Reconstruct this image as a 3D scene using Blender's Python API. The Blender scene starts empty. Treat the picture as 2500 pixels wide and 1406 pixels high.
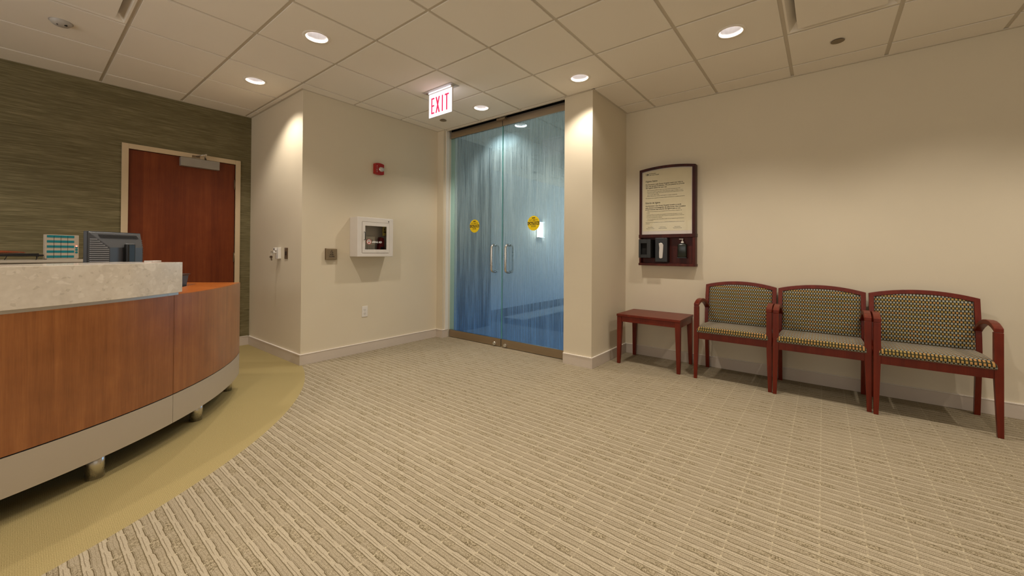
import bpy, bmesh, math, random
from math import radians, sin, cos, pi
from mathutils import Vector, Matrix

random.seed(7)
scene = bpy.context.scene
COL = scene.collection

# ------------------------------------------------------------------ camera
W, Hpx = 2500, 1406
cam_d = bpy.data.cameras.new('camera')
cam = bpy.data.objects.new('camera', cam_d)
COL.objects.link(cam)
scene.camera = cam
yaw, pitch, roll = radians(38.92952), radians(0.42183), radians(0.40146)
F = Vector((cos(yaw)*cos(pitch), sin(yaw)*cos(pitch), sin(pitch)))
r0 = Vector((sin(yaw), -cos(yaw), 0)); u0 = r0.cross(F)
Rv = r0*cos(roll) + u0*sin(roll)
Uv = -r0*sin(roll) + u0*cos(roll)
M = Matrix((Rv, Uv, -F)).transposed().to_4x4()
M.translation = Vector((-0.48318, -2.04888, 1.13411))
cam.matrix_world = M
cam_d.sensor_fit = 'HORIZONTAL'
cam_d.sensor_width = 36.0
cam_d.lens = 962.4027/2500*36.0
cam_d.shift_x = 16.405/2500
cam_d.shift_y = -94.805/2500
cam_d.clip_start = 0.02
cam_d.clip_end = 60

# ------------------------------------------------------------------ world, exposure
CEIL = 2.737
G = 0.6096
world = bpy.data.worlds.new('world'); scene.world = world
world.use_nodes = True
world.node_tree.nodes['Background'].inputs[0].default_value = (0.9, 0.85, 0.75, 1)
world.node_tree.nodes['Background'].inputs[1].default_value = 0.3
scene.view_settings.view_transform = 'Standard'
scene.view_settings.look = 'None'
scene.view_settings.gamma = 1.0
scene.view_settings.use_curve_mapping = False
scene.view_settings.exposure = 0.18
LAMP_W = 47.0
LAMP_COL = (1.0, 0.90, 0.79)
COOL_COL = (0.80, 0.92, 1.0)
CORR_W = 190.0

# added fill light outside an invented window behind the camera
fill_back = bpy.data.lights.new('added_fill', 'AREA'); fill_back.shape = 'RECTANGLE'; fill_back.size = 5.4; fill_back.size_y = 1.75
fill_back.energy = 8; fill_back.color = (1.0, 0.92, 0.80)
fill_back_o = bpy.data.objects.new('added_fill', fill_back); COL.objects.link(fill_back_o)
fill_back_o.location = (0.15, -6.45, 1.65); fill_back_o.rotation_euler = (radians(108), 0, 0)

fill_left = bpy.data.lights.new('added_fill', 'AREA'); fill_left.shape = 'RECTANGLE'; fill_left.size = 6.1; fill_left.size_y = 1.75  # added ceiling fill at an invented left window, tilted upward
fill_left.energy = 80; fill_left.color = (1.0, 0.95, 0.90)
fill_left_o = bpy.data.objects.new('added_fill', fill_left); COL.objects.link(fill_left_o)
fill_left_o.location = (-3.85, -0.9, 1.60); fill_left_o.rotation_euler = (radians(142), 0, radians(-90))

# blue daylight at the far end of the corridor behind the glass doors
sky3 = bpy.data.lights.new('corridor_daylight', 'AREA'); sky3.shape = 'RECTANGLE'; sky3.size = 2.3; sky3.size_y = 1.7
sky3.energy = 95; sky3.color = (0.66, 0.82, 1.0)
sky3_o = bpy.data.objects.new('corridor_daylight', sky3); COL.objects.link(sky3_o)
sky3_o.location = (10.28, 1.5, 1.65); sky3_o.rotation_euler = (radians(90), 0, radians(90))

# ------------------------------------------------------------------ node helpers
class NT:
    """tiny expression helper over a material's node tree"""
    def __init__(s, name):
        s.mat = bpy.data.materials.new(name); s.mat.use_nodes = True
        s.t = s.mat.node_tree; s.n = s.t.nodes; s.l = s.t.links
        s.n.clear()
        s.out = s.n.new('ShaderNodeOutputMaterial')
    def put(s, sock, v):
        if v is None: return
        if isinstance(v, (int, float)):
            if hasattr(sock.default_value, '__len__'):
                sock.default_value = (v, v, v) if len(sock.default_value) == 3 else (v, v, v, 1)
            else: sock.default_value = v
        elif isinstance(v, (tuple, list)):
            if len(sock.default_value) == 4 and len(v) == 3: v = (*v, 1)
            sock.default_value = v
        else: s.l.new(v, sock)
    def m(s, op, a, b=None, c=None, clamp=False):
        n = s.n.new('ShaderNodeMath'); n.operation = op; n.use_clamp = clamp
        for i, v in enumerate((a, b, c)): s.put(n.inputs[i], v)
        return n.outputs[0]
    def mix(s, f, a, b, mode='MIX'):
        n = s.n.new('ShaderNodeMix'); n.data_type = 'RGBA'; n.blend_type = mode
        s.put(n.inputs[0], f); s.put(n.inputs[6], a); s.put(n.inputs[7], b)
        return n.outputs[2]
    def co(s, kind='Object'):
        return s.n.new('ShaderNodeTexCoord').outputs[kind]
    def pos(s):
        return s.n.new('ShaderNodeNewGeometry').outputs['Position']
    def sep(s, v):
        n = s.n.new('ShaderNodeSeparateXYZ'); s.l.new(v, n.inputs[0]); return n.outputs
    def comb(s, x, y, z=0.0):
        n = s.n.new('ShaderNodeCombineXYZ')
        for i, v in enumerate((x, y, z)): s.put(n.inputs[i], v)
        return n.outputs[0]
    def scale(s, v, sc):
        n = s.n.new('ShaderNodeVectorMath'); n.operation = 'MULTIPLY'
        s.l.new(v, n.inputs[0]); n.inputs[1].default_value = sc; return n.outputs[0]
    def noise(s, v, sc=5.0, det=2.0, rough=0.5, dist=0.0):
        n = s.n.new('ShaderNodeTexNoise')
        s.l.new(v, n.inputs['Vector']); n.inputs['Scale'].default_value = sc
        n.inputs['Detail'].default_value = det; n.inputs['Roughness'].default_value = rough
        n.inputs['Distortion'].default_value = dist
        return n.outputs[0]
    def white(s, v):
        n = s.n.new('ShaderNodeTexWhiteNoise'); n.noise_dimensions = '3D'
        s.l.new(v, n.inputs[0]); return n.outputs[0]
    def vor(s, v, sc, feature='F1', out='Distance', rnd=1.0):
        n = s.n.new('ShaderNodeTexVoronoi'); n.feature = feature
        s.l.new(v, n.inputs['Vector']); n.inputs['Scale'].default_value = sc
        n.inputs['Randomness'].default_value = rnd
        return n.outputs[out]
    def ramp(s, f, stops):
        n = s.n.new('ShaderNodeValToRGB'); s.l.new(f, n.inputs[0])
        e = n.color_ramp.elements
        while len(e) < len(stops): e.new(0.5)
        for el, (p, c) in zip(e, stops):
            el.position = p; el.color = (*c, 1) if len(c) == 3 else c
        return n.outputs[0]
    def sm(s, x, a, b):      # smoothstep 0..1 of x over a..b
        n = s.n.new('ShaderNodeMapRange'); n.interpolation_type = 'SMOOTHSTEP'
        s.put(n.inputs[0], x); n.inputs[1].default_value = a; n.inputs[2].default_value = b
        return n.outputs[0]
    def bump(s, h, dist=0.001, strength=1.0):
        n = s.n.new('ShaderNodeBump'); n.inputs['Strength'].default_value = strength
        n.inputs['Distance'].default_value = dist; s.l.new(h, n.inputs['Height']); return n.outputs[0]
    def pbr(s, col, rough=0.5, metal=0.0, spec=0.5, normal=None, **kw):
        n = s.n.new('ShaderNodeBsdfPrincipled')
        s.put(n.inputs['Base Color'], col); s.put(n.inputs['Roughness'], rough)
        s.put(n.inputs['Metallic'], metal); s.put(n.inputs['Specular IOR Level'], spec)
        if normal is not None: s.l.new(normal, n.inputs['Normal'])
        for k, v in kw.items(): s.put(n.inputs[k.replace('_', ' ')], v)
        s.l.new(n.outputs[0], s.out.inputs[0]); return n

def plain(name, col, rough=0.5, metal=0.0, spec=0.5, var=0.04, vs=14.0, **kw):
    t = NT(name)
    f = t.noise(t.co(), vs, 3)
    c = t.mix(f, tuple(x*(1-var) for x in col), tuple(min(1, x*(1+var)) for x in col))
    t.pbr(c, rough, metal, spec, **kw)
    return t.mat

def emit(name, col, strength):
    t = NT(name); e = t.n.new('ShaderNodeEmission')
    e.inputs[0].default_value = (*col, 1); e.inputs[1].default_value = strength
    t.l.new(e.outputs[0], t.out.inputs[0]); return t.mat

# ------------------------------------------------------------------ materials
WALLC = (0.69, 0.61, 0.462)
def wall_mat(name, col):
    t = NT(name); p = t.pos()
    f = t.noise(p, 3.0, 3); g = t.noise(p, 260, 2)
    c = t.mix(f, tuple(x*0.975 for x in col), tuple(x*1.025 for x in col))
    t.pbr(c, 0.55, 0, 0.25, t.bump(g, 0.0004, 0.5)); return t.mat
M_WALL = wall_mat('cream_wall_paint', WALLC)
M_CORR = wall_mat('corridor_wall_paint', (0.72, 0.72, 0.70))
M_CORRUNLIT = wall_mat('corridor_unlit_wall', (0.10, 0.10, 0.10))  # this wall is unlit; its shade is put into the colour
M_BASE = plain('beige_baseboard_vinyl', (0.60, 0.52, 0.435), 0.32, 0, 0.5)
M_CAPLIT = plain('baseboard_lip_highlight', (0.86, 0.80, 0.72), 0.3)  # highlight on the top lip, painted as a paler colour
M_JAMB = plain('white_jamb_paint', (0.78, 0.74, 0.66), 0.35)

def green_mat():
    t = NT('green_grasscloth'); p = t.pos(); o = t.sep(p)
    v = t.comb(t.m('MULTIPLY', o[0], 3.2), 0.0, t.m('MULTIPLY', o[2], 95))
    v2 = t.comb(t.m('MULTIPLY', o[0], 9.0), 3.0, t.m('MULTIPLY', o[2], 260))
    v3 = t.comb(t.m('MULTIPLY', o[0], 0.5), 9.0, t.m('MULTIPLY', o[2], 9))
    a = t.noise(v, 1.0, 3, 0.6); b = t.noise(v2, 1.0, 2, 0.6); c3 = t.noise(v3, 1.0, 1)
    s = t.m('ADD', t.m('MULTIPLY', a, 0.5), t.m('ADD', t.m('MULTIPLY', b, 0.35), t.m('MULTIPLY', c3, 0.15)))
    c = t.ramp(s, [(0.33, (0.085, 0.070, 0.027)), (0.5, (0.155, 0.130, 0.062)), (0.66, (0.28, 0.235, 0.125))])
    t.pbr(c, 0.62, 0, 0.3, t.bump(s, 0.0015, 0.6)); return t.mat
M_GREEN = green_mat()

def tile_mat():
    t = NT('ceiling_tile'); p = t.pos()
    g = t.noise(p, 420, 3); f = t.noise(p, 1.6, 2)
    c = t.mix(f, (0.84, 0.785, 0.69), (0.88, 0.82, 0.725))
    t.pbr(c, 0.9, 0, 0.1, t.bump(g, 0.0005, 0.5)); return t.mat
M_TILE = tile_mat()
M_GRID = plain('ceiling_grid_paint', (0.60, 0.54, 0.44), 0.45)

def carpet_mat():
    t = NT('striped_and_olive_carpet'); p = t.pos(); o = t.sep(p); x, y = o[0], o[1]
    CELL_Y, CELL_X = 0.1435, 0.0515
    sy = t.m('DIVIDE', t.m('ADD', y, 0.745+CELL_Y*60), CELL_Y)
    row = t.m('FLOOR', sy); fy = t.m('FRACT', sy)
    wob = t.m('MULTIPLY', t.m('SUBTRACT', t.noise(t.comb(t.m('MULTIPLY', x, 40), t.m('MULTIPLY', y, 22)), 1.0, 2), 0.5), 0.10)
    tx0 = t.m('ADD', t.m('DIVIDE', t.m('ADD', x, 20.0), CELL_X), wob)
    cx0 = t.m('FLOOR', tx0)
    par = t.m('MODULO', cx0, 2.0)
    # every cord swells and narrows once per stitch row, neighbouring cords out of step
    ph = t.m('FRACT', t.m('ADD', sy, t.m('MULTIPLY', par, 0.5)))
    jog = t.m('MULTIPLY', t.m('SUBTRACT', t.sm(ph, 0.42, 0.51), t.sm(ph, 0.90, 1.0)), t.m('ADD', 0.02, t.m('MULTIPLY', 0.075, t.white(t.comb(cx0, 3.0)))))
    fx = t.m('FRACT', tx0)
    seg = t.m('FLOOR', t.m('ADD', sy, t.m('MULTIPLY', par, 0.5)))
    rnd = t.white(t.comb(cx0, seg)); rnd2 = t.white(t.comb(t.m('ADD', cx0, 77.0), seg))
    fn = t.noise(t.comb(x, y), 330, 2, 0.75)
    fine = t.sm(fn, 0.28, 0.72)
    curl = t.noise(t.comb(x, y), 150, 3, 0.65, 1.2)
    light = t.mix(fine, (0.335, 0.28, 0.188), (0.61, 0.525, 0.38))
    mid = t.mix(fine, (0.23, 0.185, 0.115), (0.54, 0.46, 0.325))
    dark = t.mix(t.sm(curl, 0.36, 0.60), (0.15, 0.115, 0.06), (0.47, 0.395, 0.265))
    edge = t.m('ADD', 0.40, jog)
    d0 = t.m('SUBTRACT', fx, edge)
    band = t.sm(d0, -0.02, 0.02)                       # 0 light cord, 1 textured cord
    tex = t.mix(t.m('MULTIPLY', t.sm(rnd, 0.05, 0.80), t.m('MULTIPLY', t.sm(ph, 0.0, 0.18), t.m('SUBTRACT', 1.0, t.m('MULTIPLY', t.sm(ph, 0.55, 0.8), 0.45)))), mid, dark)
    c = t.mix(band, t.mix(t.m('MULTIPLY', rnd2, 0.30), light, mid), tex)
    def line(d, w, amt, col):
        return t.m('MULTIPLY', t.m('SUBTRACT', 1.0, t.sm(t.m('ABSOLUTE', d), w*0.5, w*1.4)), amt)
    dk = (0.12, 0.088, 0.04)
    brk = t.sm(t.noise(t.comb(t.m('MULTIPLY', x, 60), t.m('MULTIPLY', y, 14)), 1.0, 2), 0.30, 0.52)
    c = t.mix(t.m('MULTIPLY', line(d0, 0.034, 0.92, dk), t.m('ADD', 0.35, t.m('MULTIPLY', brk, 0.65))), c, dk)
    c = t.mix(line(t.m('SUBTRACT', d0, 0.085), 0.020, 0.50, dk), c, dk)
    c = t.mix(line(t.m('SUBTRACT', fx, 0.965), 0.034, 0.78, dk), c, dk)
    c = t.mix(line(t.m('SUBTRACT', d0, 0.30), 0.020, 0.30, dk), c, dk)
    c = t.mix(t.m('MULTIPLY', line(t.m('SUBTRACT', fx, 0.16), 0.026, 0.60, dk), t.sm(ph, 0.1, 0.3)), c, dk)
    # pale stitches across the cords at each row edge, strongest on the grooves
    e = t.m('MINIMUM', fy, t.m('SUBTRACT', 1.0, fy))
    st = t.m('SUBTRACT', 1.0, t.sm(e, 0.010, 0.028))
    c = t.mix(t.m('MULTIPLY', st, t.m('ADD', 0.11, line(d0, 0.05, 0.75, dk))), c, (0.62, 0.53, 0.35))
    big = t.noise(t.comb(x, y), 1.3, 2)
    c = t.mix(1.0, c, t.mix(big, (0.84, 0.84, 0.84), (0.99, 0.99, 0.99)), 'MULTIPLY')
    # olive border carpet inside the circle
    dx = t.m('ADD', x, 1.527); dy = t.m('SUBTRACT', y, 2.788)
    R = t.m('SQRT', t.m('ADD', t.m('MULTIPLY', dx, dx), t.m('MULTIPLY', dy, dy)))
    w1 = t.m('ABSOLUTE', t.m('SINE', t.m('MULTIPLY', x, 520))); w2 = t.m('ABSOLUTE', t.m('SINE', t.m('MULTIPLY', y, 520)))
    weave = t.m('MULTIPLY', t.m('ADD', w1, w2), 0.5)
    ol = t.mix(t.m('ADD', t.m('MULTIPLY', weave, 0.35), t.m('MULTIPLY', fine, 0.65)), (0.165, 0.125, 0.045), (0.54, 0.435, 0.205))
    ol = t.mix(t.m('MULTIPLY', t.noise(t.comb(x, y), 4.5, 3), 0.35), ol, (0.34, 0.265, 0.11))
    inside = t.sm(R, 2.9385, 2.9425)
    c = t.mix(inside, ol, c)
    h = t.m('ADD', t.m('MULTIPLY', fine, 0.6), t.m('MULTIPLY', curl, 0.4))
    t.pbr(c, 0.95, 0, 0.08, t.bump(h, 0.003, 0.45)); return t.mat
M_CARPET = carpet_mat()

def corridor_floor_mat():
    t = NT('corridor_carpet'); p = t.pos(); o = t.sep(p)
    s = t.noise(t.comb(t.m('MULTIPLY', o[0], 90), t.m('MULTIPLY', o[1], 5)), 1, 2)
    c = t.mix(s, (0.09, 0.085, 0.08), (0.16, 0.15, 0.14))
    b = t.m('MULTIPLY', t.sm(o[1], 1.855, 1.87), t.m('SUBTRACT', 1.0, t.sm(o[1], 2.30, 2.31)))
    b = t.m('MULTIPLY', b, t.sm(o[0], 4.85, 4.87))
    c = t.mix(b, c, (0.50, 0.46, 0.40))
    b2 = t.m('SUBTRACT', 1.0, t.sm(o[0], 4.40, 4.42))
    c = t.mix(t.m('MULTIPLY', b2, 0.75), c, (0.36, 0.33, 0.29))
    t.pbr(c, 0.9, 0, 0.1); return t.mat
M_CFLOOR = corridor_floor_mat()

def wood(name, c1, c2, c3, rough=0.28, axis='z', sc=1.0, coat=0.25, planks=0.0, spec=0.5):
    t = NT(name); o = t.sep(t.co())
    k = {'x': (1.2, 26, 26), 'y': (26, 1.2, 26), 'z': (26, 26, 1.2)}[axis]
    v = t.comb(*[t.m('MULTIPLY', o[i], k[i]*sc) for i in range(3)])
    a = t.noise(v, 1.0, 4, 0.6, 0.4)
    v2 = t.comb(*[t.m('MULTIPLY', o[i], k[i]*sc*7) for i in range(3)])
    b = t.noise(v2, 1.0, 2, 0.6)
    blot = t.noise(t.co(), 7.0*sc, 3, 0.6)
    s = t.m('ADD', t.m('MULTIPLY', a, 0.50), t.m('ADD', t.m('MULTIPLY', b, 0.22), t.m('MULTIPLY', blot, 0.28)))
    if planks:
        pl = t.white(t.comb(t.m('FLOOR', t.m('DIVIDE', o[0], planks)), 0.0, 0.0))
        s = t.m('ADD', t.m('MULTIPLY', s, 0.8), t.m('MULTIPLY', pl, 0.2))
    c = t.ramp(s, [(0.34, c1), (0.50, c2), (0.66, c3)])
    t.pbr(c, t.m('ADD', rough, t.m('MULTIPLY', b, 0.08)), 0, spec, t.bump(b, 0.0003, 0.3), Coat_Weight=coat, Coat_Roughness=0.22)
    return t.mat
M_DESK = wood('honey_cherry_veneer', (0.205, 0.064, 0.012), (0.285, 0.093, 0.021), (0.365, 0.132, 0.033), 0.30, coat=0.55)
M_DESKTOP = wood('honey_cherry_top', (0.30, 0.075, 0.010), (0.42, 0.115, 0.016), (0.52, 0.16, 0.026), 0.26, 'x')
M_DOOR = wood('cherry_door_veneer', (0.125, 0.023, 0.005), (0.165, 0.033, 0.007), (0.21, 0.048, 0.011), 0.42, coat=0.0, planks=0.115, spec=0.25)
M_CHAIR = wood('red_mahogany', (0.095, 0.007, 0.0015), (0.135, 0.012, 0.0025), (0.18, 0.020, 0.005), 0.32, coat=0.05, spec=0.35)
M_FRAMEW = wood('dark_mahogany_frame', (0.024, 0.003, 0.002), (0.042, 0.006, 0.003), (0.080, 0.013, 0.006), 0.38, coat=0.0, spec=0.25)

M_SHELF = wood('mahogany_shelf', (0.045, 0.006, 0.003), (0.075, 0.011, 0.005), (0.12, 0.02, 0.008), 0.38, coat=0.0, spec=0.25)

def stone_mat():
    t = NT('cream_agglomerate_stone'); p = t.co()
    pw = t.scale(p, (1.0, 1.0, 1.25))
    nw = t.n.new('ShaderNodeTexNoise'); t.l.new(p, nw.inputs['Vector']); nw.inputs['Scale'].default_value = 14
    ad = t.n.new('ShaderNodeVectorMath'); ad.operation = 'MULTIPLY_ADD'
    t.l.new(nw.outputs['Color'], ad.inputs[0]); ad.inputs[1].default_value = (0.03, 0.03, 0.03); t.l.new(pw, ad.inputs[2])
    q = ad.outputs[0]
    n0 = t.noise(p, 6, 4, 0.6, 0.6); n1 = t.noise(p, 45, 3)
    base = t.ramp(t.m('ADD', t.m('MULTIPLY', n0, 0.65), t.m('MULTIPLY', n1, 0.35)),
                  [(0.32, (0.60, 0.525, 0.43)), (0.5, (0.67, 0.595, 0.495)), (0.68, (0.74, 0.67, 0.57))])
    def chips(c, sc, ch, lo, hi, amt, col):
        cc = t.sep(t.vor(q, sc, out='Color'))[ch]; dd = t.vor(q, sc, 'DISTANCE_TO_EDGE')
        f = t.m('MULTIPLY', t.m('MULTIPLY', t.sm(cc, lo, hi), t.sm(dd, 0.06, 0.10)), amt)
        return t.mix(f, c, col)
    c = chips(base, 17, 0, 0.84, 0.86, 0.42, (0.86, 0.79, 0.69))
    c = chips(c, 17, 1, 0.88, 0.90, 0.25, (0.54, 0.47, 0.38))
    c = chips(c, 38, 2, 0.82, 0.84, 0.30, (0.84, 0.77, 0.67))
    c = chips(c, 80, 0, 0.88, 0.90, 0.35, (0.70, 0.62, 0.50))
    c = chips(c, 60, 1, 0.92, 0.94, 0.30, (0.36, 0.30, 0.22))
    t.pbr(c, 0.16, 0, 0.5, Coat_Weight=0.3, Coat_Roughness=0.05); return t.mat
M_STONE = stone_mat()

def brushed(name, col, rough=0.32, k=(3, 3, 300)):
    t = NT(name); o = t.sep(t.co())
    v = t.comb(*[t.m('MULTIPLY', o[i], k[i]) for i in range(3)])
    n = t.noise(v, 1.0, 2)
    c = t.mix(n, tuple(x*0.88 for x in col), col)
    t.pbr(c, t.m('ADD', rough, t.m('MULTIPLY', n, 0.12)), 1.0); return t.mat
M_ALU = brushed('brushed_aluminium', (0.62, 0.59, 0.55), 0.34, (60, 60, 500))
M_BAND = plain('satin_aluminium_laminate', (0.52, 0.455, 0.375), 0.38, 0.35, 0.5, var=0.02)
M_BRONZE = brushed('satin_bronze_steel', (0.46, 0.37, 0.27), 0.30, (200, 3, 40))
M_STEEL = brushed('satin_steel', (0.72, 0.69, 0.65), 0.22, (40, 40, 40))
M_CHROME = plain('polished_chrome', (0.8, 0.8, 0.8), 0.08, 1.0, var=0.01)

def fabric_mat(name, seat):
    t = NT(name); o = t.sep(t.co())
    u = o[1]; v = t.m('SUBTRACT', o[2], o[0]) if seat else t.m('MULTIPLY', o[2], 1.0)
    Cu, Cv = 0.0186, 0.0158
    rv = t.m('DIVIDE', t.m('ADD', v, 4.0), Cv); r = t.m('FLOOR', rv); fv = t.m('SUBTRACT', t.m('FRACT', rv), 0.5)
    ru = t.m('ADD', t.m('DIVIDE', t.m('ADD', u, 4.0), Cu), t.m('MULTIPLY', t.m('MODULO', r, 2.0), 0.5))
    fu = t.m('SUBTRACT', t.m('FRACT', ru), 0.5)
    au = t.m('ABSOLUTE', fu); av = t.m('ABSOLUTE', fv)
    # rounded block |u|^p+|v|^p
    q = t.m('ADD', t.m('POWER', t.m('DIVIDE', au, 0.30), 4.5), t.m('POWER', t.m('DIVIDE', av, 0.42), 4.5))
    block = t.m('SUBTRACT', 1.0, t.sm(q, 0.8, 1.25))
    ring = t.m('MULTIPLY', t.sm(q, 0.9, 1.3), t.m('SUBTRACT', 1.0, t.sm(q, 1.5, 2.2)))
    alt = t.m('MODULO', r, 2.0)
    seg = t.white(t.comb(t.m('FLOOR', t.m('DIVIDE', ru, 3.0)), r))
    tan = t.mix(seg, (0.46, 0.24, 0.075), (0.36, 0.25, 0.065))
    blue = (0.34, 0.35, 0.31)
    c = t.mix(alt, tan, blue)
    c = t.mix(block, t.mix(t.m('MULTIPLY', ring, 0.55), (0.010, 0.008, 0.005), (0.25, 0.22, 0.03)), c)
    n = t.noise(t.co(), 900, 1)
    c = t.mix(t.m('MULTIPLY', n, 0.18), c, (0.05, 0.04, 0.02))
    t.pbr(c, 0.8, 0, 0.2, t.bump(block, 0.0008, 0.5), Sheen_Weight=0.25); return t.mat
M_FABRIC = fabric_mat('checked_back_upholstery', False)
M_SEATFAB = fabric_mat('checked_seat_upholstery', True)

def film_mat():
    """glass carrying a printed film of fine vertical streaks, bluer at its foot"""
    t = NT('streaked_film_glass'); o = t.sep(t.pos()); y, z = o[1], o[2]
    a = t.noise(t.comb(0.0, t.m('MULTIPLY', y, 140), t.m('MULTIPLY', z, 1.2)), 1, 2, 0.6)
    b = t.noise(t.comb(5.0, t.m('MULTIPLY', y, 400), t.m('MULTIPLY', z, 2.6)), 1, 2, 0.6)
    c0 = t.noise(t.comb(9.0, t.m('MULTIPLY', y, 12), t.m('MULTIPLY', z, 0.8)), 1, 2)
    s = t.m('ADD', t.m('MULTIPLY', a, 0.42), t.m('ADD', t.m('MULTIPLY', b, 0.38), t.m('MULTIPLY', c0, 0.2)))
    streak = t.sm(s, 0.38, 0.62)
    foot = t.m('SUBTRACT', 1.0, t.sm(z, 0.0, 1.5))
    tintc = t.mix(foot, (0.86, 0.93, 0.93), (0.66, 0.80, 0.95))
    inkc = t.mix(foot, (0.66, 0.78, 0.77), (0.24, 0.50, 0.86))
    inkd = t.mix(foot, (0.26, 0.36, 0.39), (0.05, 0.19, 0.46))
    ink = t.mix(streak, inkd, inkc)
    tr = t.n.new('ShaderNodeBsdfTransparent'); t.put(tr.inputs[0], tintc)
    df = t.n.new('ShaderNodeBsdfDiffuse'); t.put(df.inputs[0], ink)
    tl = t.n.new('ShaderNodeBsdfTranslucent'); t.put(tl.inputs[0], ink)
    m1 = t.n.new('ShaderNodeMixShader'); m1.inputs[0].default_value = 0.5
    t.l.new(df.outputs[0], m1.inputs[1]); t.l.new(tl.outputs[0], m1.inputs[2])
    m2 = t.n.new('ShaderNodeMixShader')
    t.put(m2.inputs[0], t.m('ADD', 0.17, t.m('MULTIPLY', streak, 0.30)))
    t.l.new(tr.outputs[0], m2.inputs[1]); t.l.new(m1.outputs[0], m2.inputs[2])
    gl = t.n.new('ShaderNodeBsdfGlossy'); gl.inputs['Roughness'].default_value = 0.02
    fr = t.n.new('ShaderNodeFresnel'); fr.inputs[0].default_value = 1.28
    m3 = t.n.new('ShaderNodeMixShader'); t.put(m3.inputs[0], fr.outputs[0])
    t.l.new(m2.outputs[0], m3.inputs[1]); t.l.new(gl.outputs[0], m3.inputs[2])
    t.l.new(m3.outputs[0], t.out.inputs[0]); return t.mat
M_FILM = film_mat()

def clear_glass(name, tint, gloss_ior=1.3):
    t = NT(name)
    tr = t.n.new('ShaderNodeBsdfTransparent'); tr.inputs[0].default_value = (*tint, 1)
    gl = t.n.new('ShaderNodeBsdfGlossy'); gl.inputs['Roughness'].default_value = 0.01
    fr = t.n.new('ShaderNodeFresnel'); fr.inputs[0].default_value = gloss_ior
    m = t.n.new('ShaderNodeMixShader')
    t.l.new(fr.outputs[0], m.inputs[0]); t.l.new(tr.outputs[0], m.inputs[1]); t.l.new(gl.outputs[0], m.inputs[2])
    t.l.new(m.outputs[0], t.out.inputs[0]); return t.mat
M_GLASS = clear_glass('clear_green_glass', (0.80, 0.93, 0.91))
M_CABGLASS = clear_glass('cabinet_window_glass', (0.93, 0.93, 0.91))
M_POSTERGLASS = clear_glass('poster_glass', (0.96, 0.96, 0.95))
M_GLASSEDGE = plain('green_glass_edge', (0.10, 0.42, 0.40), 0.15)

M_WHITE = plain('white_powder_coat', (0.68, 0.63, 0.57), 0.35)
M_WHITEP = plain('white_plastic', (0.76, 0.72, 0.66), 0.3)
M_BLACK = plain('black_plastic', (0.008, 0.008, 0.007), 0.35)
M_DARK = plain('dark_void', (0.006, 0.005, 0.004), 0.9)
M_MONBLK = plain('charcoal_plastic', (0.020, 0.021, 0.023), 0.38)
M_MONGRY = plain('grey_monitor_shell', (0.060, 0.063, 0.068), 0.34)
M_RED = plain('alarm_red', (0.34, 0.006, 0.004), 0.32)
M_REDTX = plain('red_print', (0.45, 0.02, 0.015), 0.5)
M_BAGRED = plain('red_nylon_bag', (0.20, 0.004, 0.006), 0.6)
M_YEL = plain('caution_yellow', (0.92, 0.66, 0.0), 0.5)
M_PALEYEL = plain('pale_yellow_card', (0.55, 0.45, 0.11), 0.6)
M_PAPER = plain('cream_paper', (0.68, 0.60, 0.41), 0.7)
M_WPAPER = plain('white_paper', (0.80, 0.76, 0.68), 0.7)
M_MATB = plain('pale_mat_board', (0.66, 0.58, 0.52), 0.6)
M_INK = plain('black_ink', (0.010, 0.009, 0.007), 0.6)
M_BROWNINK = plain('brown_ink', (0.07, 0.04, 0.015), 0.6)
M_TXTW = plain('white_print', (0.80, 0.78, 0.75), 0.5)
M_STRIKE = plain('bronze_plate', (0.20, 0.14, 0.08), 0.4, 0.6)
M_PUSH = brushed('brushed_push_plate', (0.40, 0.32, 0.22), 0.35, (4, 4, 250))
M_TEAL = plain('teal_label', (0.0, 0.20, 0.24), 0.5)
M_BEIGEP = plain('beige_plastic', (0.50, 0.44, 0.35), 0.4)
M_BROWN = plain('brown_leather', (0.17, 0.035, 0.012), 0.22)
M_FRAME = plain('tan_door_frame_paint', (0.60, 0.47, 0.30), 0.38)
M_CLOSER = plain('grey_closer_cover', (0.30, 0.27, 0.23), 0.4)
M_CAB = plain('warm_grey_laminate', (0.30, 0.26, 0.19), 0.45)
M_SIL = plain('brown_sprinkler_cap', (0.20, 0.15, 0.085), 0.45)
M_DETECT = plain('grey_detector_plastic', (0.45, 0.42, 0.38), 0.45)
M_TISSUE = plain('white_tissue', (0.62, 0.58, 0.53), 0.85)
M_EXITW = emit('exit_panel_glow', (1.0, 0.90, 0.97), 1.35)
M_EXITR = emit('exit_letter_red', (0.92, 0.045, 0.13), 0.9)
M_EXITTOP = emit('exit_lamp_slot', (1.0, 0.92, 1.0), 2.5)
M_LAMP = emit('downlight_lens', (1.0, 0.95, 0.95), 2.4)
M_SCONCE = emit('sconce_diffuser', (0.95, 1.0, 0.92), 4.5)
M_LED = emit('red_led', (1.0, 0.12, 0.08), 6.0)
def reflector_mat():
    t = NT('ribbed_reflector'); o = t.sep(t.co())
    a = t.m('ARCTAN2', o[1], o[0])
    n = t.noise(t.comb(t.m('MULTIPLY', t.m('COSINE', a), 22), t.m('MULTIPLY', t.m('SINE', a), 22)), 1.0, 2)
    c = t.mix(n, (0.72, 0.69, 0.68), (0.97, 0.95, 0.95))
    t.pbr(c, 0.5, 0.0, 0.5); return t.mat
M_REFL = reflector_mat()

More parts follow.
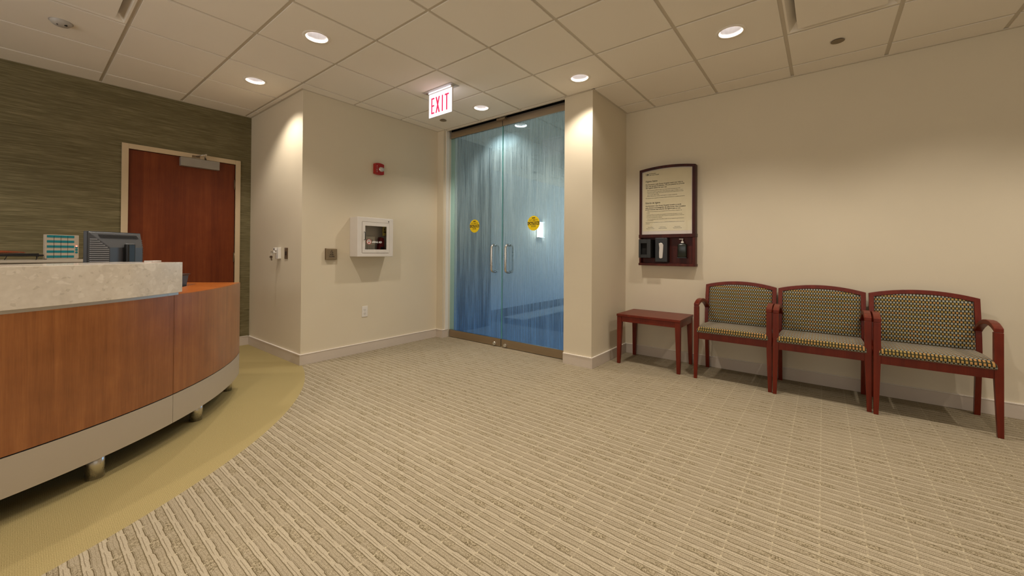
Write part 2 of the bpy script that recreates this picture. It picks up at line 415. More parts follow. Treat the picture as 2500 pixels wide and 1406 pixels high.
# ------------------------------------------------------------------ mesh helpers
def tag(o, label=None, cat=None, group=None, kind=None):
    if label: o['label'] = label
    if cat: o['category'] = cat
    if group: o['group'] = group
    if kind: o['kind'] = kind
    return o
def link(o, parent=None):
    COL.objects.link(o)
    if parent is not None: o.parent = parent
    return o
def thing(name, label, cat, loc=(0, 0, 0), rz=0.0, group=None):
    o = bpy.data.objects.new(name, None); link(o)
    o.empty_display_size = 0.05
    o.location = loc; o.rotation_euler = (0, 0, rz)
    return tag(o, label, cat, group)
def struct_root(name, loc=(0, 0, 0), rz=0.0, label=None):
    o = bpy.data.objects.new(name, None); link(o); o.location = loc; o.rotation_euler = (0, 0, rz)
    o.empty_display_size = 0.05
    return tag(o, label, kind='structure')

class MB:
    def __init__(s): s.bm = bmesh.new()
    def face(s, pts, smooth=False):
        vs = [s.bm.verts.new(p) for p in pts]
        f = s.bm.faces.new(vs); f.smooth = smooth; return f
    def box(s, x0, x1, y0, y1, z0, z1, mat=None):
        x0, x1 = min(x0, x1), max(x0, x1); y0, y1 = min(y0, y1), max(y0, y1); z0, z1 = min(z0, z1), max(z0, z1)
        v = [Vector((x, y, z)) for z in (z0, z1) for y in (y0, y1) for x in (x0, x1)]
        if mat is not None: v = [mat @ q for q in v]
        vs = [s.bm.verts.new(q) for q in v]
        for i in ((0, 2, 3, 1), (4, 5, 7, 6), (0, 1, 5, 4), (2, 6, 7, 3), (0, 4, 6, 2), (1, 3, 7, 5)):
            s.bm.faces.new([vs[k] for k in i])
        return s
    def hexa(s, a, b):
        """loft between two quads / polygons (lists of points, same order)"""
        n = len(a)
        va = [s.bm.verts.new(p) for p in a]; vb = [s.bm.verts.new(p) for p in b]
        s.bm.faces.new(va[::-1]); s.bm.faces.new(vb)
        for i in range(n):
            j = (i+1) % n; s.bm.faces.new([va[i], va[j], vb[j], vb[i]])
        return s
    def loft(s, rings, closed=True, caps=True, smooth=True):
        R = [[s.bm.verts.new(p) for p in r] for r in rings]
        n = len(R[0])
        for a, b in zip(R[:-1], R[1:]):
            for i in range(n if closed else n-1):
                j = (i+1) % n
                f = s.bm.faces.new([a[i], a[j], b[j], b[i]]); f.smooth = smooth
        if caps and closed:
            s.bm.faces.new(R[0][::-1]); s.bm.faces.new(R[-1])
        return s
    def prism(s, poly, axis, a, b):
        def P(p, t):
            return {'x': (t, p[0], p[1]), 'y': (p[0], t, p[1]), 'z': (p[0], p[1], t)}[axis]
        return s.hexa([P(p, a) for p in poly], [P(p, b) for p in poly])
    def cyl(s, c, r, z0, z1, n=32, axis='z', r2=None, smooth=True):
        r2 = r if r2 is None else r2
        def P(a, rr, t):
            u, v = rr*cos(a), rr*sin(a)
            return {'z': (c[0]+u, c[1]+v, t), 'x': (t, c[0]+u, c[1]+v), 'y': (c[0]+u, t, c[1]+v)}[axis]
        ang = [2*pi*i/n for i in range(n)]
        s.loft([[P(a, r, z0) for a in ang], [P(a, r2, z1) for a in ang]], smooth=smooth); return s
    def lathe(s, prof, c=(0, 0, 0), n=40, caps=False):
        rings = [[(c[0]+r*cos(2*pi*i/n), c[1]+r*sin(2*pi*i/n), c[2]+z) for i in range(n)] for r, z in prof]
        s.loft(rings, caps=caps); return s
    def tube(s, pts, r, n=12, closed=False):
        pts = [Vector(p) for p in pts]; rings = []; N = len(pts)
        up = None
        for i, p in enumerate(pts):
            if closed: d = pts[(i+1) % N]-pts[i-1]
            else: d = pts[min(i+1, N-1)]-pts[max(i-1, 0)]
            d.normalize()
            if up is None:
                up = Vector((0, 0, 1)) if abs(d.z) < 0.9 else Vector((1, 0, 0))
            a = d.cross(up).normalized(); b = a.cross(d).normalized(); up = b
            rings.append([p + a*r*cos(2*pi*k/n) + b*r*sin(2*pi*k/n) for k in range(n)])
        if closed: rings.append(rings[0])
        s.loft(rings, caps=not closed); return s
    def build(s, name, mat, parent=None, bevel=0.0, seg=2, smooth=False, weld=False):
        if weld: bmesh.ops.remove_doubles(s.bm, verts=s.bm.verts, dist=1e-5)
        bmesh.ops.recalc_face_normals(s.bm, faces=s.bm.faces)
        if smooth:
            for f in s.bm.faces: f.smooth = True
        me = bpy.data.meshes.new(name); s.bm.to_mesh(me); s.bm.free()
        for m in (mat if isinstance(mat, (list, tuple)) else [mat]): me.materials.append(m)
        o = bpy.data.objects.new(name, me); link(o, parent)
        if bevel:
            b = o.modifiers.new('bevel', 'BEVEL'); b.width = bevel; b.segments = seg
            b.limit_method = 'ANGLE'; b.angle_limit = radians(35); b.harden_normals = False
        return o

def struct(name, mb, mat, parent=None, bevel=0.0):
    o = mb.build(name, mat, parent, bevel)
    if parent is None: o['kind'] = 'structure'
    return o

def text_into(mb, body, size, origin, ux, uz, align='LEFT', width=None, xscale=1.0, bold=0.0, space=1.0):
    """put flat lettering into mb: origin point, ux = reading direction, uz = up direction"""
    cu = bpy.data.curves.new('t', 'FONT'); cu.body = body; cu.size = 1.0
    cu.align_x = 'LEFT'; cu.offset = bold; cu.space_character = space; cu.resolution_u = 2
    ob = bpy.data.objects.new('t', cu); COL.objects.link(ob)
    dg = bpy.context.evaluated_depsgraph_get(); dg.update()
    me = bpy.data.meshes.new_from_object(ob.evaluated_get(dg))
    xs = [v.co.x for v in me.vertices] or [0, 1]
    w = max(xs)-min(xs); x0 = min(xs)
    kx = size*xscale
    if width is not None and w > 0: kx = width/w
    off = {'LEFT': 0, 'CENTER': -w*kx/2, 'RIGHT': -w*kx}[align]
    ux = Vector(ux); uz = Vector(uz); O = Vector(origin)
    vm = [mb.bm.verts.new(O + ux*((v.co.x-x0)*kx+off) + uz*(v.co.y*size)) for v in me.vertices]
    for p in me.polygons:
        try: mb.bm.faces.new([vm[i] for i in p.vertices])
        except ValueError: pass
    bpy.data.objects.remove(ob); bpy.data.curves.remove(cu); bpy.data.meshes.remove(me)

# ------------------------------------------------------------------ room shell
TOP = 2.95
XR = 3.91          # right wall
YG = 3.355         # green wall
YA = 1.98          # wall with the defibrillator cabinet
XK = 1.288         # side wall with the key switch
XD = 3.15          # glass doors
XL, YS = -3.6, -6.2

struct('floor', MB().box(XL-0.1, 3.20, YS-0.1, YG+0.1, -0.1, 0.0).box(3.20, XR+0.2, YS-0.1, 0.0, -0.1, 0.0), M_CARPET)
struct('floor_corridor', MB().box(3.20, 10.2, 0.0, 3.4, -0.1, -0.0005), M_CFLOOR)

# green wall with the door opening
DX0, DX1, DZ = 0.206, 1.126, 2.142
struct('wall_back', MB().box(XL-0.1, DX0, YG, YG+0.12, 0, TOP).box(DX1, XK, YG, YG+0.12, 0, TOP)
       .box(DX0, DX1, YG, YG+0.12, DZ, TOP).box(DX0-0.1, DX1+0.1, YG+0.12, YG+0.2, 0, TOP), M_GREEN)
struct('wall_center', MB().prism([(XK, YA), (3.046, YA), (3.046, 1.86), (3.30, 1.86), (3.30, YG+0.2), (XK, YG+0.2)], 'z', 0, TOP), M_WALL)
struct('wall_pillar', MB().box(3.06, XR+0.2, -0.28, 0.035, 0, TOP), M_WALL)
struct('wall_right', MB().box(XR, XR+0.2, YS-0.1, -0.28, 0, TOP), M_WALL)
WY0, WY1 = -4.0, 2.2
struct('wall_left', MB().box(XL-0.1, XL, YS-0.1, WY0, 0, TOP).box(XL-0.1, XL, WY1, YG, 0, TOP).box(XL-0.1, XL, WY0, WY1, 0, 0.75).box(XL-0.1, XL, WY0, WY1, 2.55, TOP), M_WALL)
wn = struct_root('added_window_2', (XL, 0, 0))  # unseen window, added for the left fill light
m = MB()
for k in range(6):
    y = WY0+0.025+(WY1-WY0-0.05)*k/5; m.box(-0.08, -0.02, y-0.025, y+0.025, 0.75, 2.55)
m.box(-0.08, -0.02, WY0, WY1, 0.75, 0.80); m.box(-0.08, -0.02, WY0, WY1, 2.50, 2.55)
m.build('window_frame', M_JAMB, wn)
WX0, WX1, WZ0, WZ1 = -2.6, 2.9, 0.75, 2.55
struct('wall_front', MB().box(XL, WX0, YS-0.1, YS, 0, TOP).box(WX1, XR, YS-0.1, YS, 0, TOP).box(WX0, WX1, YS-0.1, YS, 0, WZ0).box(WX0, WX1, YS-0.1, YS, WZ1, TOP), M_WALL)
wn = struct_root('added_window_1', (0, YS, 0))  # unseen window, added for the fill light behind the camera
m = MB()
for k in range(5):
    x = WX0+0.025+(WX1-WX0-0.05)*k/4; m.box(x-0.025, x+0.025, -0.08, -0.02, WZ0, WZ1)
m.box(WX0, WX1, -0.08, -0.02, WZ0, WZ0+0.05); m.box(WX0, WX1, -0.08, -0.02, WZ1-0.05, WZ1)
m.build('window_frame', M_JAMB, wn)
struct('wall_corridor_near', MB().box(3.30, 4.12, 1.95, 3.2, 0, TOP), M_CORRUNLIT)
struct('wall_corridor_far', MB().box(4.12, 10.2, 2.97, 3.2, 0, TOP), M_CORR)
struct('wall_corridor_side', MB().box(XR+0.2, 10.2, -0.15, 0.035, 0, TOP), M_CORR)
struct('wall_corridor_end', MB().box(10.1, 10.2, 0.035, 0.35, 0, TOP).box(10.1, 10.2, 2.65, 2.97, 0, TOP).box(10.1, 10.2, 0.35, 2.65, 0, 0.8).box(10.1, 10.2, 0.35, 2.65, 2.5, TOP), M_CORR)
wn = struct_root('window_3', (10.15, 1.5, 0))
m = MB()
for k in range(3): m.box(-0.03, 0.03, -1.15+1.125*k, -1.10+1.125*k, 0.8, 2.5)
m.box(-0.03, 0.03, -1.15, 1.15, 0.8, 0.85); m.box(-0.03, 0.03, -1.15, 1.15, 2.45, 2.5)
m.build('window_frame', M_JAMB, wn)

# baseboards: flat vinyl with a rounded top lip
def baseboard(name, x0, y0, x1, y1, nx, ny, mat=None):
    """from (x0,y0) to (x1,y1) along a wall, (nx,ny) points into the room"""
    h, th = 0.104, 0.013
    prof = [(0, 0), (th, 0), (th, h-0.006), (th+0.003, h-0.004), (th+0.001, h), (0, h)]
    a = [(x0+nx*p, y0+ny*p, z) for p, z in prof]; b = [(x1+nx*p, y1+ny*p, z) for p, z in prof]
    o = struct(name, MB().hexa(a, b), mat or M_BASE)
    lip = [(0, h), (th+0.0015, h), (th+0.0015, h+0.0022), (0, h+0.0022)]
    MB().hexa([(x0+nx*p, y0+ny*p, z) for p, z in lip], [(x1+nx*p, y1+ny*p, z) for p, z in lip]).build('baseboard_lit_lip', M_CAPLIT, o)  # pale strip paints the light caught along the lip
    return o
baseboard('baseboard_back_left', XL, YG, DX0-0.05, YG, 0, -1)
baseboard('baseboard_back_right', DX1+0.05, YG, XK, YG, 0, -1)
baseboard('baseboard_key_side', XK, YG, XK, YA, -1, 0)
baseboard('baseboard_center', XK-0.013, YA, 3.046, YA, 0, -1)
baseboard('baseboard_door_left', 3.046, YA-0.013, 3.046, 1.86, -1, 0)
baseboard('baseboard_door_reveal', 3.035, 1.86, 3.132, 1.86, 0, -1)
baseboard('baseboard_pillar_face', 3.06, 0.035, 3.06, -0.28, -1, 0)
baseboard('baseboard_pillar_side', 3.049, -0.28, XR, -0.28, 0, -1)
baseboard('baseboard_right', XR, -0.28, XR, YS, -1, 0)
baseboard('baseboard_left', XL, YS, XL, YG, 1, 0)
baseboard('baseboard_front', XL, YS, XR, YS, 0, 1)
struct('trim_door_jamb', MB().box(3.085, 3.135, 1.846, 1.86, 0.104, CEIL), M_JAMB)

# ------------------------------------------------------------------ ceiling: tiles with sunk grid
LIGHTS = [(1.5, 1.5), (1.5, 3.5), (4.5, -2.5), (4.5, -0.5), (4.5, 1.5), (1.5, -0.5),
          (4.5, -4.5), (1.5, -4.5), (-1.5, 3.5), (-1.5, 1.5), (-1.5, -0.5), (-1.5, -2.5), (-1.5, -4.5), (4.5, -6.5), (1.5, -6.5)]
CORR_L = [(3.50, 0.93), (6.10, 2.48), (5.4, 1.0), (7.9, 1.4)]
DIFF = [(-1, 2), (4, -4)]
def clip_quad(x0, x1, y0, y1, reg):
    a, b, c, d = max(x0, reg[0]), min(x1, reg[1]), max(y0, reg[2]), min(y1, reg[3])
    return (a, b, c, d) if b-a > 0.004 and d-c > 0.004 else None
REG = [(XL-0.05, 3.095, YS-0.05, YG+0.05), (3.095, XR+0.1, YS-0.05, 0.03), (3.24, 10.15, 0.03, 3.0)]
tiles = MB(); grid = MB()
holes = {}
for i, j in LIGHTS: holes[(math.floor(i), math.floor(j))] = (i*G, j*G)
for x, y in CORR_L: holes[(math.floor(x/G), math.floor(y/G))] = (x, y)
gw = 0.0125; HR = 0.083
def tile_hole(mb, a, b, c, d, h):
    n = 48; hx, hy = h
    ring = []; outer = []
    for k in range(n):
        an = 2*pi*k/n; ring.append((hx+HR*cos(an), hy+HR*sin(an)))
        dx, dy = cos(an), sin(an)
        t = min(((b-hx)/dx if dx > 1e-9 else (a-hx)/dx if dx < -1e-9 else 1e9),
                ((d-hy)/dy if dy > 1e-9 else (c-hy)/dy if dy < -1e-9 else 1e9))
        outer.append((hx+dx*t, hy+dy*t))
    vr = [mb.bm.verts.new((*p, CEIL)) for p in ring]; vo = [mb.bm.verts.new((*p, CEIL)) for p in outer]
    vt = [mb.bm.verts.new((*p, CEIL+0.016)) for p in ring]; vu = [mb.bm.verts.new((*p, CEIL+0.016)) for p in outer]
    for k in range(n):
        l = (k+1) % n
        mb.bm.faces.new([vr[k], vr[l], vo[l], vo[k]]); mb.bm.faces.new([vr[l], vr[k], vt[k], vt[l]])
        mb.bm.faces.new([vo[k], vo[l], vu[l], vu[k]]); mb.bm.faces.new([vt[l], vt[k], vu[k], vu[l]])
    corners = [(a, c), (b, c), (b, d), (a, d)]
    for (px, py) in corners:      # fill the corner wedges
        an = math.atan2(py-hy, px-hx) % (2*pi); k = int(an/(2*pi)*n)
        l = (k+1) % n
        if (Vector(outer[k])-Vector((px, py))).length > 1e-5 and (Vector(outer[l])-Vector((px, py))).length > 1e-5:
            for z in (CEIL, CEIL+0.016):
                mb.face([(*outer[k], z), (px, py, z), (*outer[l], z)])
for i in range(-7, 18):
    for j in range(-11, 6):
        if (i, j) in DIFF: continue
        x0, x1, y0, y1 = i*G+gw, (i+1)*G-gw, j*G+gw, (j+1)*G-gw
        for R in REG:
            q = clip_quad(x0, x1, y0, y1, R)
            if not q: continue
            h = holes.get((i, j))
            if h and q[0]+HR < h[0] < q[1]-HR and q[2]+HR < h[1] < q[3]-HR: tile_hole(tiles, *q, h)
            elif h and R is REG[0] and q[1]-q[0] > 0.3: tile_hole(tiles, *q, h)
            else: tiles.box(q[0], q[1], q[2], q[3], CEIL, CEIL+0.016)
struct('ceiling', tiles, M_TILE)
for R in REG:
    for i in range(-7, 18):
        q = clip_quad(i*G-gw, i*G+gw, YS-0.05, 3.4, R)
        if q: grid.box(q[0], q[1], q[2], q[3], CEIL+0.007, CEIL+0.03)
    for j in range(-11, 7):
        q = clip_quad(XL-0.05, 10.15, j*G-gw, j*G+gw, R)
        if q: grid.box(q[0], q[1], q[2], q[3], CEIL+0.0072, CEIL+0.0298)
struct('ceiling_grid', grid, M_GRID)
struct('ceiling_void', MB().box(XL-0.1, 10.2, YS-0.1, 3.6, TOP, TOP+0.05), M_DARK)
# wall angle around the ceiling edge
wa = MB(); s_ = 0.020; zt0, zt1 = CEIL-0.0015, CEIL+0.0068
for k, (x0, x1, y0, y1) in enumerate([(XL, XK, YG-s_, YG), (XK-s_, XK, YA-s_, YG), (XK-s_, 3.046, YA-s_, YA), (3.046-s_, 3.046, 1.86, YA),
        (3.06-s_, 3.06, -0.28-s_, 0.03), (3.06-s_, XR, -0.28-s_, -0.28), (XR-s_, XR, YS, -0.28)]):
    wa.box(x0, x1, y0, y1, zt0-0.0003*k, zt1-0.0002*k)
wa.box(3.08, 3.097, 0.03, 1.86, zt0-0.004, CEIL+0.02)
struct('trim_ceiling_angle', wa, M_GRID)

# ------------------------------------------------------------------ downlights
LL = {(1.5, 1.5): 'round recessed downlight, large one high left of the exit sign',
      (1.5, 3.5): 'round recessed downlight in the ceiling nearest the dark wood door',
      (4.5, -2.5): 'large round recessed downlight in the ceiling, furthest right of the lit lamps',
      (4.5, -0.5): 'round recessed downlight just in front of the pillar right of the glass doors',
      (4.5, 1.5): 'small round recessed downlight right of the exit sign, before the glass doors'}
def make_downlight(x, y, label, watt, colr):
    r = thing('downlight', label, 'ceiling light', (x, y, CEIL), 0, 'recessed downlights in the tiled ceiling')
    m = MB(); m.lathe([(0.0745, 0.004), (0.0745, -0.0015), (0.080, -0.004), (0.098, -0.003), (0.099, -0.0004)], n=48)
    m.build('trim_ring', M_TILE, r)
    m = MB(); m.lathe([(0.0745, 0.004), (0.070, 0.045), (0.061, 0.09), (0.050, 0.115)], n=48); m.build('reflector', M_REFL, r)
    m = MB(); m.lathe([(0.050, 0.114), (0.02, 0.111), (0.0005, 0.110)], n=32); m.build('lens', M_LAMP, r)
    ld = bpy.data.lights.new('lamp', 'SPOT'); ld.energy = watt; ld.color = colr
    ld.spot_size = radians(120); ld.spot_blend = 0.62; ld.shadow_soft_size = 0.028
    lo = bpy.data.objects.new('lamp', ld); link(lo, r); lo.location = (0, 0, 0.040)
    return r
dl = []
for k in LIGHTS:
    dl.append(make_downlight(k[0]*G, k[1]*G, LL.get(k, 'round recessed downlight in the ceiling outside the picture, over the open floor'), LAMP_W, LAMP_COL))
for n_, (x, y) in enumerate(CORR_L):
    r = make_downlight(x, y, ['round recessed downlight in the corridor ceiling just behind the glass doors', 'round recessed downlight washing the far corridor wall behind the glass',
                       'round recessed downlight over the middle of the corridor behind the glass', 'round recessed downlight over the far end of the corridor behind the glass'][n_], CORR_W*(0.35, 1.7, 1.1, 1.3)[n_], COOL_COL)

# ------------------------------------------------------------------ ceiling fittings
def diffuser(i, j, label):
    x0, x1, y0, y1 = i*G+gw, (i+1)*G-gw, j*G+gw, (j+1)*G-gw
    cx, cy = (x0+x1)/2, (y0+y1)/2; h = (x1-x0)/2
    r = thing('air_diffuser', label, 'vent', (cx, cy, CEIL), 0, 'square plaque air diffusers in the ceiling')
    m = MB(); a, b = h, h-0.055
    def ring(s, z): return [(-s, -s, z), (s, -s, z), (s, s, z), (-s, s, z)]
    m.loft([ring(a, 0.012), ring(a, 0.0), ring(a-0.012, 0.0), ring(b, 0.05)], smooth=False, caps=False)
    m.build('outer_cone', M_TILE, r)
    m = MB(); m.box(-b, b, -b, b, 0.05, 0.056); m.build('neck_plate', M_SIL, r)
    m = MB(); m.box(-h+0.062, h-0.062, -h+0.062, h-0.062, -0.010, -0.004); m.build('center_plaque', M_TILE, r, 0.0015)
    return r
diffuser(-1, 2, 'square white plaque air diffuser in the ceiling at the top left')
diffuser(4, -4, 'square white plaque air diffuser in the ceiling at the top right')

r = thing('ceiling_detector', 'small grey domed detector on a ceiling tile above the green wall', 'detector', (-0.305, 2.146, CEIL))
m = MB(); m.lathe([(0.0, -0.030), (0.020, -0.029), (0.040, -0.023), (0.052, -0.012), (0.056, 0.0)], n=40); m.build('dome', M_DETECT, r)
m = MB(); m.cyl((0.022, -0.026), 0.008, -0.0275, -0.020, 16); m.build('sensor_port', M_DARK, r)
m = MB(); m.cyl((-0.018, -0.018), 0.004, -0.030, -0.022, 12); m.build('status_light', M_DARK, r)
m = MB(); m.lathe([(0.056, 0.0), (0.061, -0.001), (0.061, 0.0)], n=40); m.build('mounting_ring', M_DETECT, r)

for (x, y, lab) in ((3.366, -2.129, 'round brown sprinkler cover plate in the ceiling near the right wall'),
                    (2.762, 1.559, 'round brown sprinkler cover plate in the ceiling right under the exit sign')):
    r = thing('sprinkler_cover', lab, 'sprinkler', (x, y, CEIL), 0, 'concealed sprinkler covers')
    m = MB(); m.cyl((0, 0), 0.041, -0.007, -0.005, 36); m.build('cover_disc', M_SIL, r)
    m = MB(); m.lathe([(0.034, 0.0), (0.034, -0.0049)], n=36, caps=True); m.build('collar', M_DARK, r)

# exit sign
r = thing('exit_sign', 'glowing white EXIT sign with red letters hanging from the ceiling', 'exit sign', (2.13, 0.896, CEIL))
m = MB(); m.box(-0.055, 0.055, -0.205, 0.215, -0.004, -0.0005); m.build('canopy_plate', M_DETECT, r, 0.001)
m = MB(); m.box(-0.016, 0.016, -0.170, 0.170, -0.022, -0.004); m.build('lamp_housing', M_WHITEP, r, 0.002)
m = MB(); m.box(-0.0176, -0.0162, -0.160, 0.160, -0.0165, -0.006); m.box(0.0162, 0.0176, -0.160, 0.160, -0.0165, -0.006); m.build('lamp_slot', M_EXITTOP, r)
m = MB(); m.box(-0.004, 0.004, -0.168, 0.168, -0.252, -0.022); m.build('panel', M_EXITW, r, 0.001)
for ye in (-0.1705, 0.168):
    m = MB(); m.box(-0.0065, 0.0065, ye, ye+0.0025, -0.258, -0.018); m.build('edge_strip', M_WHITEP, r)
m = MB(); m.cyl((0.19, -0.006), 0.004, -0.012, -0.006, 12, axis='x') if False else m.cyl((-0.02, 0.19), 0.005, -0.007, -0.004, 14); m.build('test_button', M_RED, r)
m = MB(); xf = -0.0052
def bar(pts):   # polygon in (reading direction, height) -> yz, reading direction is -y as seen from the lobby
    m.hexa([(xf, -a, b) for a, b in pts], [(xf+0.001, -a, b) for a, b in pts])
zb, zt = -0.222, -0.062; sw = 0.017
def E_(x): bar([(x, zb), (x+sw, zb), (x+sw, zt), (x, zt)]); bar([(x, zt-sw*.9), (x+.047, zt-sw*.9), (x+.047, zt), (x, zt)]); bar([(x, -0.142-sw*.45), (x+.045, -0.142-sw*.45), (x+.045, -0.142+sw*.45), (x, -0.142+sw*.45)]); bar([(x, zb), (x+.047, zb), (x+.047, zb+sw*.9), (x, zb+sw*.9)])
E_(-0.135)
bar([(-0.070, zb), (-0.051, zb), (-0.006, zt), (-0.025, zt)]); bar([(-0.025, zb), (-0.006, zb), (-0.051, zt), (-0.070, zt)])
bar([(0.022, zb), (0.022+sw, zb), (0.022+sw, zt), (0.022, zt)])
bar([(0.093-sw/2, zb), (0.093+sw/2, zb), (0.093+sw/2, zt), (0.093-sw/2, zt)]); bar([(0.064, zt-sw*.9), (0.122, zt-sw*.9), (0.122, zt), (0.064, zt)])
m.build('lettering', M_EXITR, r)

# ------------------------------------------------------------------ wood door in the green wall
r = struct_root('door_1', (0.666, YG, 0), label='dark cherry wood door in a tan frame on the green wall')
hw = (DX1-DX0)/2
m = MB()
for s in (-1, 1):
    x0, x1 = s*hw, s*(hw+0.050)
    m.box(x0, x1, -0.016, 0.10, 0, DZ+0.05)
m.box(-hw, hw, -0.016, 0.10, DZ, DZ+0.05); m.build('door_frame', M_FRAME, r, 0.002)
m = MB(); m.box(-hw+0.003, hw-0.003, 0.008, 0.052, 0.008, DZ-0.003); m.build('door_leaf', M_DOOR, r, 0.001)
for z in (1.905, 1.05, 0.22):
    m = MB(); m.cyl((hw, -0.006), 0.008, z-0.057, z+0.057, 12); m.box(hw-0.012, hw+0.012, -0.003, 0.008, z-0.055, z+0.055); m.build('hinge', M_STRIKE, r)
m = MB(); m.box(-0.060, 0.290, -0.055, 0.008, 2.040, 2.134); cl = m.build('closer_body', M_CLOSER, r, 0.004)
m = MB(); m.tube([(0.165, -0.03, 2.134), (0.155, -0.045, 2.165), (0.150, -0.105, 2.185)], 0.008)
m.tube([(0.150, -0.105, 2.185), (0.075, -0.015, 2.165)], 0.006); m.build('arm', M_STEEL, cl)
m = MB(); m.box(0.045, 0.115, -0.024, -0.0155, 2.150, 2.172); m.build('arm_bracket', M_STRIKE, cl)
m = MB(); m.cyl((-hw+0.065, 1.0), 0.027, -0.004, 0.008, 24, axis='y'); m.tube([(-hw+0.065, -0.004, 1.0), (-hw+0.065, -0.05, 1.0), (-hw+0.17, -0.05, 1.0)], 0.009); m.build('lever_handle', M_STEEL, r)

# ------------------------------------------------------------------ glass doors
def glass_leaf(name, ya, yb, label, yh, yst, clear_side=None):
    """leaf spans y from ya (right) to yb (left); front face of the rails at x = XD"""
    r = struct_root(name, (XD, (ya+yb)/2, 0), label=label)
    w = (yb-ya)/2
    m = MB(); m.box(0.0, 0.034, -w+0.003, w-0.003, 2.643, 2.728); m.build('top_rail', M_BRONZE, r, 0.001)
    m = MB(); m.box(0.0, 0.034, -w+0.003, w-0.003, 0.006, 0.098); m.build('bottom_rail', M_BRONZE, r, 0.001)
    ym = clear_side if clear_side is not None else w
    m = MB(); m.box(0.013, 0.021, -w+0.004, min(w-0.004, ym), 0.098, 2.643); m.build('film_glass', M_FILM, r)
    if clear_side is not None:
        m = MB(); m.box(0.013, 0.021, ym, w-0.004, 0.098, 2.643); m.build('clear_glass_margin', M_GLASS, r)
    edge = MB()
    s = -1 if clear_side is not None else 1
    y0 = s*(w-0.004); edge.box(0.012, 0.022, y0, y0+s*0.002, 0.098, 2.643); edge.build('glass_edge', M_GLASSEDGE, r)
    # pull handle: two back-to-back loops
    yy = yh-(ya+yb)/2
    zc, hh = 1.057, 0.160
    for side, xo in ((-1, 0.013), (1, 0.021)):
        pts = [(xo, yy, zc+hh)]
        for k in range(0, 7):
            a = pi/2*k/6; pts.append((xo+side*(0.026+0.040*sin(a)), yy, zc+hh-0.036*(1-cos(a))))
        for k in range(0, 7):
            a = pi/2*k/6; pts.append((xo+side*(0.026+0.040*cos(a)), yy, zc-hh+0.036*(1-sin(a))))
        pts.append((xo, yy, zc-hh))
        m = MB(); m.tube(pts, 0.0140, 16); m.build('pull_handle', M_STEEL, r, smooth=True)
    # round sticker, lettering in relief on it
    ys = yst-(ya+yb)/2; zs = 1.461
    m = MB(); m.cyl((ys, zs), 0.083, 0.0115, 0.0128, 48, axis='x', smooth=False); st = m.build('caution_sticker', M_YEL, r)
    m = MB()
    ya_ = 0.081
    m.hexa([(0.0112, ys-ya_*.99, zs-0.019), (0.0112, ys+ya_*.99, zs-0.019), (0.0112, ys+ya_*.99, zs+0.017), (0.0112, ys-ya_*.99, zs+0.017)],
           [(0.0115, ys-ya_*.99, zs-0.019), (0.0115, ys+ya_*.99, zs-0.019), (0.0115, ys+ya_*.99, zs+0.017), (0.0115, ys-ya_*.99, zs+0.017)])
    m.hexa([(0.0112, ys-0.023, zs+0.054), (0.0112, ys+0.023, zs+0.054), (0.0112, ys+0.023, zs+0.064), (0.0112, ys-0.023, zs+0.064)],
           [(0.0115, ys-0.023, zs+0.054), (0.0115, ys+0.023, zs+0.054), (0.0115, ys+0.023, zs+0.064), (0.0115, ys-0.023, zs+0.064)])
    text_into(m, 'AUTOMATIC', 0.026, (0.0111, ys, zs+0.027), (0, -1, 0), (0, 0, 1), 'CENTER', 0.118, bold=0.006)
    text_into(m, 'DOOR', 0.025, (0.0111, ys, zs-0.043), (0, -1, 0), (0, 0, 1), 'CENTER', 0.062, bold=0.02)
    m.build('black_print', M_INK, st)
    m = MB(); text_into(m, 'CAUTION', 0.037, (0.0109, ys, zs-0.0145), (0, -1, 0), (0, 0, 1), 'CENTER', 0.142, bold=0.03)
    m.build('yellow_print', M_YEL, st)
    # floor lock cylinder
    sgn = 1 if clear_side is not None else -1
    yl = (1.038 if sgn > 0 else 0.873)-(ya+yb)/2
    m = MB(); m.cyl((yl, 0.034), 0.019, -0.020, 0.0, 24, axis='x', r2=0.021); m.cyl((yl, 0.034), 0.008, -0.024, -0.020, 16, axis='x'); m.build('lock_cylinder', M_CHROME, r)
    return r
glass_leaf('door_2', 0.946, 1.846, 'left leaf of the frosted streaked glass double door', 1.054, 1.40, 1.765-(0.946+1.846)/2)
glass_leaf('door_3', 0.040, 0.940, 'right leaf of the frosted streaked glass double door', 0.838, 0.490)
m = MB(); m.box(3.105, 3.149, 0.872, 1.000, 2.705, 2.728); m.box(3.118, 3.149, 0.872, 0.965, 2.728, 2.742); struct('trim_door_stop', m, M_BRONZE, bevel=0.001)
struct('dark_slot_lining', MB().box(3.186, 3.238, 0.037, 1.858, 2.735, 2.90).box(3.10, 3.186, 0.037, 1.858, 2.86, 2.90), M_DARK)  # black lining stands in for the unlit void above the doors

# corridor sconce
r = thing('wall_sconce', 'lit rectangular wall sconce in the corridor seen through the right glass door', 'wall lamp', (6.94, 2.97, 1.64))
m = MB(); m.box(-0.10, 0.10, -0.012, 0.0, -0.17, 0.17); m.build('back_plate', M_STEEL, r, 0.002)
pr_ = [(-0.10, -0.012), (-0.085, -0.055), (-0.05, -0.08), (0.05, -0.08), (0.085, -0.055), (0.10, -0.012)]
m = MB(); m.prism(pr_, 'z', -0.165, 0.165); m.build('diffuser', M_SCONCE, r)
for ze in (-0.175, 0.165):
    m = MB(); m.box(-0.105, 0.105, -0.088, 0, ze, ze+0.010); m.build('end_cap', M_STEEL, r)
sl = bpy.data.lights.new('sconce_lamp', 'POINT'); sl.energy = 7; sl.color = (0.95, 1.0, 0.92); sl.shadow_soft_size = 0.08
so = bpy.data.objects.new('sconce_lamp', sl); link(so, r); so.location = (0, -0.16, 0)

